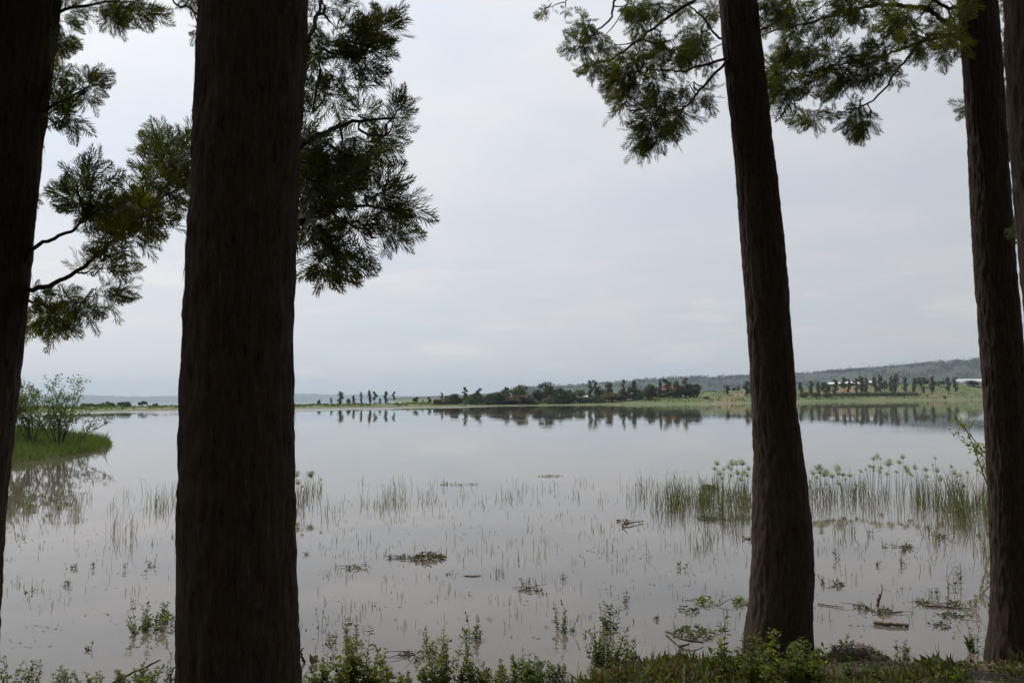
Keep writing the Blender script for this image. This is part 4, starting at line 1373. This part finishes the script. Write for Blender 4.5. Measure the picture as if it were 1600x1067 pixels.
def papyrus(px, yhead, ybase, sz, label, group):
    b_ = onz(px + r.normal() * 3, ybase)
    dep = (b_ - CAM) @ F
    e = at(px, yhead, dep)
    L = np.linalg.norm(e - b_)
    root = thing('papyrus', label, 'papyrus', b_, group)
    s_ = link('stem', STM[int(r.integers(3))], root)
    d = Vector(e - b_)
    s_.rotation_euler = d.to_track_quat('Z', 'Y').to_euler()
    s_.scale = (1, 1, L)
    u = link('umbel', UMB[int(r.integers(4))], root, e - b_)
    w = sz * r.uniform(.95, 1.4) / FP * dep / 2
    u.scale = (w * 1.4, w * 1.4, w * r.uniform(.8, 1.3))
    u.rotation_euler = (d.x * .6 + r.normal() * .15, r.normal() * .15, r.uniform(0, 6.28))


stands = [
    ('left of the right trunk', [(1121, 727, 768, 12), (1117, 735, 770, 10), (1131, 735, 772, 11), (1138, 732, 770, 11), (1144, 728, 768, 12), (1151, 727, 766, 14), (1160, 727, 768, 16), (1164, 740, 774, 14), (1153, 742, 774, 12), (1126, 742, 772, 12), (1157, 752, 778, 12), (1142, 745, 774, 10), (1170, 735, 770, 12)]),
    ('just right of the right trunk', [(1281, 736, 775, 14), (1309, 737, 776, 14), (1270, 742, 778, 12), (1288, 745, 778, 12), (1300, 747, 778, 14), (1317, 744, 776, 12), (1276, 748, 780, 12), (1328, 745, 778, 12), (1293, 742, 776, 12)]),
    ('midway between the two right trunks', [(1365, 719, 768, 12), (1376, 718, 768, 7), (1371, 717, 766, 12), (1388, 728, 772, 14), (1405, 725, 770, 11), (1411, 717, 768, 12), (1390, 722, 768, 10), (1359, 730, 772, 10), (1345, 738, 774, 10), (1418, 738, 774, 10)]),
    ('beside the right edge trunk', [(1430, 734, 776, 13), (1447, 736, 778, 13), (1461, 717, 770, 8), (1465, 738, 778, 12), (1487, 731, 776, 9), (1491, 741, 780, 12), (1526, 728, 780, 11), (1500, 745, 782, 10), (1422, 742, 776, 10), (1512, 740, 782, 10), (1540, 738, 784, 12)]),
    ('touching the thick trunk outline', [(463, 745, 780, 14), (486, 745, 782, 13), (466, 757, 790, 12)]),
]
for where, lst in stands:
    lst = lst + [(px + r.normal() * 7, yh + r.uniform(4, 18), yb + r.uniform(2, 9), sz * r.uniform(.55, .95)) for (px, yh, yb, sz) in lst[:8]]
    for i, (px, yh, yb, sz) in enumerate(sorted(lst)):
        papyrus(px, yh, yb, sz, f'papyrus head {where}, {ordn(i)} from left', 'papyrus ' + where)


# ------------------------------------------------------------------ leafy weeds
def weed(base, h, spread, nstem, seed, label, name='leafy_weed', mat='weed', leaf=.04, nleaf=26, group=None, cat='plant', lean=0.0):
    """upright weed: each stem carries small pointed leaves in pairs along its length"""
    r = np.random.default_rng(seed)
    root = thing(name, label, cat, base, group)
    st, lf = MB(), MB()
    for i in range(nstem):
        a = r.uniform(0, 6.28)
        sp = spread * math.sqrt(r.uniform(0, 1))
        hh = h * r.uniform(.3, 1.0)
        b0 = np.array([math.cos(a) * sp * .45, math.sin(a) * sp * .45, -.06])
        e = np.array([math.cos(a) * sp + lean, math.sin(a) * sp, hh])
        path = smooth_path([b0, (b0 + e) / 2 + r.normal(size=3) * .06 * h, e], 12)
        st.tube(path, np.linspace(.0032, .0012, 12), 4)
        tq = np.sort(r.uniform(.15, 1.0, nleaf)) * 11
        pp = np.stack([np.interp(tq, np.arange(12), path[:, j]) for j in range(3)], 1)
        an = r.uniform(0, 6.28, nleaf)
        Dd = unit(np.stack([np.cos(an), np.sin(an), r.uniform(-.1, .9, nleaf)], 1))
        sc = leaf * np.interp(tq / 11, [0, .6, 1], [1.0, 1.0, .5]) * r.uniform(.65, 1.3, nleaf)
        lf.blades(pp, Dd, np.cross(Dd, [0, 0, 1.0]) + r.normal(size=(nleaf, 3)) * .25, sc, sc * .5)
    st.build('stem', M['twig'], root)
    lf.build('foliage', M[mat], root)['kind'] = 'stuff'
    return root


def gp(px, py):
    """photo pixel on the bank or water surface"""
    z = 0.0
    for _ in range(14):
        p = onz(px, py, z)
        z = z * .4 + .6 * max(0.0, float(bank_z(p[0], p[1])))
    return np.array([p[0], p[1], z])


def gweed(px, py, hpx, wpx, nst, label, seed, **kw):
    p = gp(px, py)
    dep = (p - CAM) @ F
    return weed(p, hpx / FP * dep, wpx / FP * dep / 2, nst, seed, label, **kw)


FG = 'leafy weeds along the near bank'
fgl = [
    (552, 1075, 120, 75, 26, 'bright green bushy weed at the bottom edge right of the thick trunk', .042, 26),
    (585, 1078, 70, 60, 14, 'low green weed right beside the bright bushy one near the thick trunk', .04, 22),
    (507, 1072, 50, 40, 10, 'small weed at the foot of the thick trunk on its right', .04, 20),
    (545, 1020, 70, 26, 4, 'tall loose sprig rising from the bushy weed by the thick trunk', .028, 22),
    (690, 1078, 105, 85, 28, 'wide green bushy weed at the bottom edge left of centre', .042, 26),
    (670, 1015, 50, 30, 4, 'thin sprigs rising out of the wide bushy weed left of centre', .028, 20),
    (740, 1072, 60, 50, 12, 'low weed just right of the wide bushy weed left of centre', .038, 22),
    (605, 1084, 60, 70, 22, 'low spreading weed along the bottom edge before the bushy ones', .04, 22),
    (775, 1080, 56, 70, 20, 'low bright weed at the bottom edge left of the picture centre', .04, 22),
    (830, 1078, 60, 50, 16, 'leafy weed at the bottom edge at the picture centre', .04, 22),
    (480, 1080, 46, 40, 12, 'green weed hugging the right base of the thick trunk', .04, 22),
    (632, 1070, 26, 24, 6, 'small low weed between the two bushy ones at the bottom', .032, 16),
    (738, 998, 55, 30, 6, 'single leafy sprig standing in the water left of centre', .032, 22),
    (820, 1062, 50, 50, 14, 'low weed at the bottom edge near the picture centre', .036, 22),
    (870, 1058, 34, 60, 12, 'low creeping weed on the bank right of centre', .034, 20),
    (945, 1036, 70, 70, 24, 'dense olive weed on the bank edge right of centre', .036, 24),
    (985, 1034, 40, 26, 6, 'small weed right beside the dense olive one', .032, 20),
    (880, 985, 55, 50, 7, 'loose weed rooted in the water left of the dense olive weed', .03, 22),
    (955, 982, 62, 48, 10, 'leafy weed rooted in the water above the dense olive weed', .032, 22),
    (1130, 1064, 128, 46, 8, 'tall thin weed with a bare stem left of the right trunk foot', .05, 22),
    (1170, 1070, 90, 50, 14, 'mid-height green weed before the left side of the right trunk', .045, 24),
    (1218, 1078, 110, 90, 20, 'dense green weed before the middle of the right trunk foot', .045, 26),
    (1262, 1076, 80, 60, 18, 'bushy green weed before the right side of the right trunk', .042, 24),
    (1240, 1045, 85, 16, 3, 'single upright nettle-like weed against the right trunk', .045, 26),
    (1315, 1024, 42, 34, 6, 'small weed growing by the brown litter heap', .036, 20),
    (1345, 1070, 50, 70, 16, 'low dark weed below the brown litter heap', .034, 20),
    (1410, 1072, 40, 70, 14, 'low weed on the bank midway between the right trunks', .03, 20),
    (1528, 1018, 50, 46, 8, 'thin weed at the water edge left of the right edge trunk', .03, 20),
    (1480, 1066, 44, 70, 14, 'low green weed on the bank left of the right edge trunk', .032, 20),
    (1412, 1022, 24, 40, 6, 'short brownish weed at the water line between the right trunks', .026, 16),
    (20, 1075, 62, 50, 8, 'loose weed at the lower left corner of the picture', .034, 22),
    (55, 1068, 72, 30, 4, 'tall sprig second from the lower left corner', .03, 24),
    (98, 1072, 62, 36, 6, 'leafy sprig right of the lower left corner plants', .032, 22),
    (140, 1072, 34, 50, 8, 'low weed below the leaning stick at lower left', .034, 20),
    (225, 1075, 44, 90, 20, 'broad green weed left of the thick trunk at the bottom edge', .038, 24),
    (268, 1066, 56, 14, 3, 'upright sprig hugging the left side of the thick trunk', .03, 24),
    (228, 985, 52, 84, 13, 'spreading weed in the shallows left of the thick trunk', .038, 22),
    (262, 972, 40, 30, 6, 'leafy sprig in the shallows touching the thick trunk outline', .036, 20),
]
for i, (px, py, h, w, ns, lb, lf_, nl_) in enumerate(fgl):
    gweed(px, py, h * .88, w * 1.12, ns, lb, 500 + i, leaf=lf_ * 1.4, nleaf=int(nl_ * 1.5), group=FG)

# small weeds emerging from the water
WG = 'small weeds emerging from the shallows'
wwl = [(112, 888, 12, 20, 5), (146, 888, 12, 12, 3), (197, 890, 14, 10, 3), (235, 885, 20, 24, 5), (105, 915, 14, 14, 4), (48, 925, 10, 20, 4), (140, 1015, 12, 14, 4), (482, 866, 8, 24, 5), (500, 985, 40, 18, 3), (523, 1003, 20, 16, 4), (880, 905, 12, 12, 4),
       (976, 940, 26, 14, 3), (1062, 888, 12, 30, 5), (1025, 968, 10, 8, 3), (990, 1001, 8, 10, 3), (1310, 875, 26, 22, 4), (1362, 835, 12, 16, 4), (1382, 855, 10, 8, 3), (1412, 862, 14, 10, 4), (1413, 884, 14, 12, 4), (1285, 910, 16, 8, 3), (1372, 884, 12, 8, 3), (1460, 930, 26, 12, 3), (1486, 918, 46, 10, 4), (1500, 905, 30, 12, 4),
       (1548, 948, 22, 10, 5), (820, 912, 10, 24, 5), (848, 928, 8, 16, 4), (700, 898, 6, 10, 3), (655, 1032, 8, 14, 4), (610, 872, 8, 14, 4)]
for i, (px, py, h, w, ns) in enumerate(sorted(wwl)):
    p = onz(px, py)
    side = 'left of the thick trunk' if px < 290 else 'between the thick and the right trunk' if px < 1180 else 'between the two right trunks'
    first = sum(1 for q_ in wwl if q_[0] < px and ((q_[0] < 290) == (px < 290)) and ((q_[0] < 1180) == (px < 1180)))
    dep = (p - CAM) @ F
    weed(p, h / FP * dep, w / FP * dep / 2, ns, 700 + i, f'small water weed {side}, {ordn(first)} from left', 'water_weed', 'waterweed', leaf=.045, nleaf=9, group=WG)


# floating mats of weed
def mat_(px, py, wpx, hpx, n, label, seed, leaf=.05, mat='waterweed', lift=.05, name='floating_weed_mat'):
    r = np.random.default_rng(seed)
    p = gp(px, py)
    dep = (p - CAM) @ F
    w = wpx / FP * dep / 2
    dy = max(.12, hpx / FP * dep * dep / CAM[2] / 2)
    n = max(20, int(n * .75))
    root = thing(name, label, 'weed mat', p)
    a, q = r.uniform(0, 6.28, n), np.sqrt(r.uniform(0, 1, n))
    bump_ = (1 - q * q) * lift
    P = np.stack([np.cos(a) * q * w, np.sin(a) * q * dy, .004 + bump_ * r.uniform(0, 1, n)], 1)
    Dd = unit(r.normal(size=(n, 3)) * [1, 1, .3] + [0, 0, .25])
    mb = MB()
    mb.blades(P, Dd, np.cross(Dd, r.normal(size=(n, 3))), r.uniform(.6, 1.4, n) * leaf, r.uniform(.3, .55, n) * leaf)
    mb.build('foliage', M[mat], root)['kind'] = 'stuff'
    mb = MB()
    for k in range(max(3, n // 30)):
        b0 = np.array([r.uniform(-w, w), r.uniform(-dy, dy), .008])
        dd = unit(r.normal(size=3) * [1, 1, .15])
        mb.tube([b0, b0 + dd * .12 + [0, 0, .01], b0 + dd * .25], [.005, .004, .002], 4)
    mb.build('stem', M['twig'], root)
    return root


mat_(668, 873, 58, 9, 380, 'dark brown-green weed raft floating in the middle of the shallows', 801, .05, 'raft', lift=.10)
mat_(632, 871, 26, 3, 60, 'thin tail of weed trailing left of the dark weed raft', 802, .045, 'raft')
mat_(560, 888, 36, 8, 60, 'sparse dark weed floating left of the dark raft', 803, .05)
mat_(1105, 811, 26, 6, 160, 'olive weed clump floating at the foot of the rushes by the right trunk', 804, .06, lift=.07)
mat_(1108, 762, 22, 5, 160, 'deep green leafy clump inside the rushes by the right trunk', 805, .07, 'waterweed', .08)
mat_(1085, 990, 70, 18, 170, 'tangle of drowned twigs and weed at the bank left of the right trunk', 806, .05)
mat_(1075, 953, 34, 5, 46, 'thin line of floating leaves left of the right trunk', 807, .045)
mat_(1158, 943, 22, 10, 90, 'floating leafy weed touching the left side of the right trunk', 808, .05, 'weed', .08)
mat_(1105, 942, 30, 12, 70, 'loose floating sprigs a little left of the right trunk', 809, .05, 'weed', .08)
mat_(1346, 950, 20, 8, 60, 'small floating leaf patch left of the tan log', 810, .042, 'waterweed', .05)
mat_(1378, 957, 26, 9, 90, 'green leaf patch floating above the tan log', 811, .042, 'waterweed', .05)
mat_(1441, 943, 20, 7, 80, 'bright leaf patch at the left end of the floating stick', 812, .042, 'waterweed', .05)
mat_(1488, 945, 20, 8, 70, 'bright leaf patch on the right half of the floating stick', 813, .042, 'waterweed', .05)
mat_(1486, 963, 30, 9, 100, 'green leaf patch floating below the stick', 814, .042, 'waterweed', .05)
mat_(1468, 977, 26, 6, 46, 'lowest small leaf patch floating near the bank at right', 815, .042, 'waterweed', .05)
mat_(1312, 914, 18, 5, 40, 'small brownish leaf patch right of the right trunk', 816, .05)
mat_(1418, 856, 18, 5, 50, 'dark floating clump under the rushes midway between the right trunks', 817, .06)
mat_(1470, 839, 14, 3, 30, 'small olive clump floating before the right rushes', 818, .07)
mat_(640, 1022, 30, 8, 60, 'dark floating debris between the two bushy weeds', 819, .04, 'dry', .03)
mat_(830, 922, 30, 6, 50, 'brownish weed patch floating near the centre', 820, .05, 'dry', .05)
mat_(975, 816, 16, 6, 30, 'dark debris at the left end of the drifting twig', 821, .07, 'dry', .06)
mat_(860, 744, 44, 1, 70, 'thin olive line of floating weed at the rim of the open water', 822, .06, 'waterweed', .015)
mat_(715, 757, 60, 2, 60, 'thin broken line of floating weed right of the thick trunk', 823, .06, 'waterweed', .015)
mat_(1265 - 90, 843, 20, 5, 30, 'reddish debris floating against the right trunk', 824, .08, 'dry', .05)


r = np.random.default_rng(97)
mb = MB()
for (x0, x1, y0, y1, k) in ((470, 1180, 780, 1000, 420), (5, 290, 800, 1040, 150), (1270, 1556, 830, 1005, 220)):
    cxy = [(r.uniform(x0, x1), r.uniform(y0, y1)) for _ in range(k // 6)]
    for i in range(k):
        c_ = cxy[int(r.integers(len(cxy)))]
        p = onz(c_[0] + r.normal() * 16, min(1010, max(770, c_[1] + r.normal() * 2.5)), .004)
        dd = np.array([r.normal(), r.normal(), .05 + .25 * r.random()])
        sz_ = r.uniform(.015, .055)
        mb.blades(p[None], dd[None], np.cross(dd, [0.1, .2, 1])[None], sz_, sz_ * r.uniform(.2, .6))
tag(mb.build('floating_specks', M['waterweed']), 'scattered bits of leaf and stalk floating on the shallows', 'debris', kind='stuff')


def stick(pts, r0, r1, label, name='floating_stick', cat='stick', seed=0, mat='stick'):
    r = np.random.default_rng(seed)
    pts = np.array(pts)
    base = pts[0].copy()
    path = smooth_path(pts - base, 16)
    path[1:-1] += r.normal(size=(14, 3)) * r0 * .25
    mb = MB()
    rad = np.linspace(r0, r1, 16) * r.uniform(.85, 1.15, 16)
    rad[0] *= .4
    rad[-1] *= .3
    mb.tube(path, rad, 8)
    o = mb.build(name, M[mat], None, base)
    return tag(o, label, cat)


def wl(x, y, z=.012):
    return onz(x, y, z)


stick([wl(1364, 972, .02), wl(1392, 974.5, .022), wl(1420, 976, .02)], .022, .018, 'straight tan log floating below the leaf patches at right', 'floating_log', 'log', 1)
p = onz(1370, 946)
stick([p + [0, 0, -.1], at(1372, 940, (p - CAM) @ F), at(1376, 928, (p - CAM) @ F)], .022, .016, 'short reddish broken stub rising from the water above the tan log', 'broken_stub', 'stub', 2)
stick([at(1376, 930, (p - CAM) @ F + .03), at(1378.5, 920, (p - CAM) @ F + .03), at(1377, 912, (p - CAM) @ F + .03)], .008, .004, 'thin dark upright shoot on top of the reddish stub', 'upright_shoot', 'stick', 3)
stick([wl(1443, 945), wl(1480, 947.5), wl(1515, 950.5)], .014, .006, 'long thin stick floating between two bright leaf patches', seed=4)
stick([wl(1277, 942), wl(1295, 945), wl(1320, 948)], .009, .004, 'thin dark twig floating just right of the right trunk', seed=5)
stick([wl(972, 819, .03), wl(985, 816.5, .04), wl(1006, 814, .02)], .02, .008, 'drifting forked twig left of the rushes', 'drifting_twig', 'twig', 6)
stick([wl(972, 822, .03), wl(975, 817, .06), wl(980, 813, .12)], .016, .006, 'short upright fork beside the drifting twig', 'drifting_twig', 'twig', 7)
stick([wl(724, 899, .004), wl(740, 899.5, .008), wl(752, 898.5, .004)], .010, .006, 'short brown twig floating right of the dark raft', 'drifting_twig', 'twig', 8)
p = gp(165, 1072)
stick([p, at(205, 1052, (p - CAM) @ F + .1), at(252, 1030, (p - CAM) @ F + .2)], .012, .008, 'bare stick leaning up at lower left beside the thick trunk', 'leaning_stick', 'stick', 9)
stick([wl(1040, 985, .02), wl(1070, 999, .05), wl(1100, 1004, .02)], .012, .006, 'dark curved branch in the drowned tangle left of the right trunk', 'drowned_branch', 'branch', 10, 'twig')
stick([wl(1060, 1010, .02), wl(1078, 1005, .03)], .018, .008, 'pale bleached stick at the tip of the bank', 'bleached_stick', 'stick', 11)
p = gp(476, 1035)
stick([p, at(470, 1020, (p - CAM) @ F), at(474, 1011, (p - CAM) @ F)], .014, .004, 'dark pointed stub at the right foot of the thick trunk', 'broken_stub', 'stub', 12, 'twig')

# curled brown leaf by the thick trunk
p = gp(490, 1036)
mb = MB()
u, v_ = np.meshgrid(np.linspace(-1, 1, 9), np.linspace(-1, 1, 7), indexing='ij')
wv = .05 * np.sqrt(np.clip(1 - .8 * u ** 2, .1, 1))
mb.add(np.stack([u * .038, v_ * wv * .32, .03 + .032 * v_ + .02 * u * u + .008 * np.sin(5 * u)], -1).reshape(-1, 3), grid_faces(9, 7), True)
tag(mb.build('dead_leaf', M['dry'], None, p), 'curled rusty brown leaf on the water beside the thick trunk foot', 'leaf')

# brown litter heap on the bank
r = np.random.default_rng(95)
p = gp(1338, 1034)
root = thing('litter_heap', 'heap of brown dead leaves and soil on the bank right of the right trunk', 'litter heap', p)
n = 520
a, q = r.uniform(0, 6.28, n), np.sqrt(r.uniform(0, 1, n))
P = np.stack([np.cos(a) * q * .30, np.sin(a) * q * .22, (1 - q * q) * .15 + r.uniform(0, .02, n)], 1)
Dd = unit(r.normal(size=(n, 3)) * [1, 1, .3])
mb = MB()
mb.blades(P, Dd, np.cross(Dd, r.normal(size=(n, 3)) * .3 + [0, 0, 1]), r.uniform(.02, .06, n), r.uniform(.012, .028, n))
mb.build('dead_leaves', M['dry'], root)['kind'] = 'stuff'
mb = MB()
th, ph = np.meshgrid(np.linspace(0, math.pi / 2, 9), np.linspace(0, 2 * math.pi, 25), indexing='ij')
rr = 1 + .25 * (vn(ph * 2.0 + 5, th * 3) - .5)
mb.add(np.stack([np.sin(th) * np.cos(ph) * .31 * rr, np.sin(th) * np.sin(ph) * .23 * rr, np.cos(th) * .15 - .03], -1).reshape(-1, 3), grid_faces(9, 25), True)
mb.build('soil_mound', M['soil'], root)

# ground cover on the near bank
r = np.random.default_rng(96)
n = 80000
x = r.uniform(-7, 7.5, n)
y = r.uniform(4.5, 9.2, n)
tt = shore_y(x) - y
kp = (tt > -.05)
x, y = x[kp], y[kp]
n = len(x)
P = np.stack([x, y, bank_z(x, y)], 1)
Dd = unit(np.stack([r.normal(size=n) * .7, r.normal(size=n) * .7, r.uniform(.2, 1.2, n)], 1))
mb = MB()
pv_ = vn(x * 2.1 + 33, y * 2.1 + 8)
hh = .35 + 1.9 * pv_ ** 2
bare = (vn(x * 3.1 + 7, y * 3.1 + 40) < .46) & (r.random(n) < .85)
hh = np.where(bare, .12, hh)
mb.blades(P + [0, 0, 1] * (r.uniform(0, .05, n) * hh)[:, None], Dd, np.cross(Dd, r.normal(size=(n, 3))), r.uniform(.03, .085, n) * hh, r.uniform(.012, .034, n) * np.minimum(1, hh + .2))
m2 = r.random(n) < .10
Dg = unit(np.stack([r.normal(size=n) * .35, r.normal(size=n) * .35, np.ones(n)], 1))
mb.blades(P[m2], Dg[m2], np.cross(Dg[m2], r.normal(size=(m2.sum(), 3))), (r.uniform(.05, .17, n) * hh)[m2], .006)
tag(mb.build('ground_cover', M['cover']), 'low green plants and grass on the near bank', 'ground cover', kind='stuff')
kp = r.random(n) < .45
mb = MB()
Dd = unit(np.stack([r.normal(size=n), r.normal(size=n), r.normal(size=n) * .2], 1))
mb.blades((P + [0, 0, .012])[kp], Dd[kp], np.cross(Dd[kp], [0, 0.1, 1]), r.uniform(.03, .08, kp.sum()), r.uniform(.012, .03, kp.sum()))
tag(mb.build('leaf_litter', M['dry']), 'dry brown leaf litter on the near bank', 'leaf litter', kind='stuff')

# ------------------------------------------------------------------ haze over the lake
mb = MB()
mb.box((0, 5400, 94), (34000, 11300, 194))
m = bpy.data.materials.new('haze_air')
m.use_nodes = True
m.node_tree.nodes.clear()
o_ = m.node_tree.nodes.new('ShaderNodeOutputMaterial')
pv = m.node_tree.nodes.new('ShaderNodeVolumePrincipled')
pv.inputs['Color'].default_value = (0.72, 0.87, 1.0, 1)
pv.inputs['Density'].default_value = 0.00014
pv.inputs['Anisotropy'].default_value = 0.2
m.node_tree.links.new(pv.outputs[0], o_.inputs['Volume'])
tag(mb.build('haze', m), 'pale air over the lake and hills', 'haze', kind='stuff')
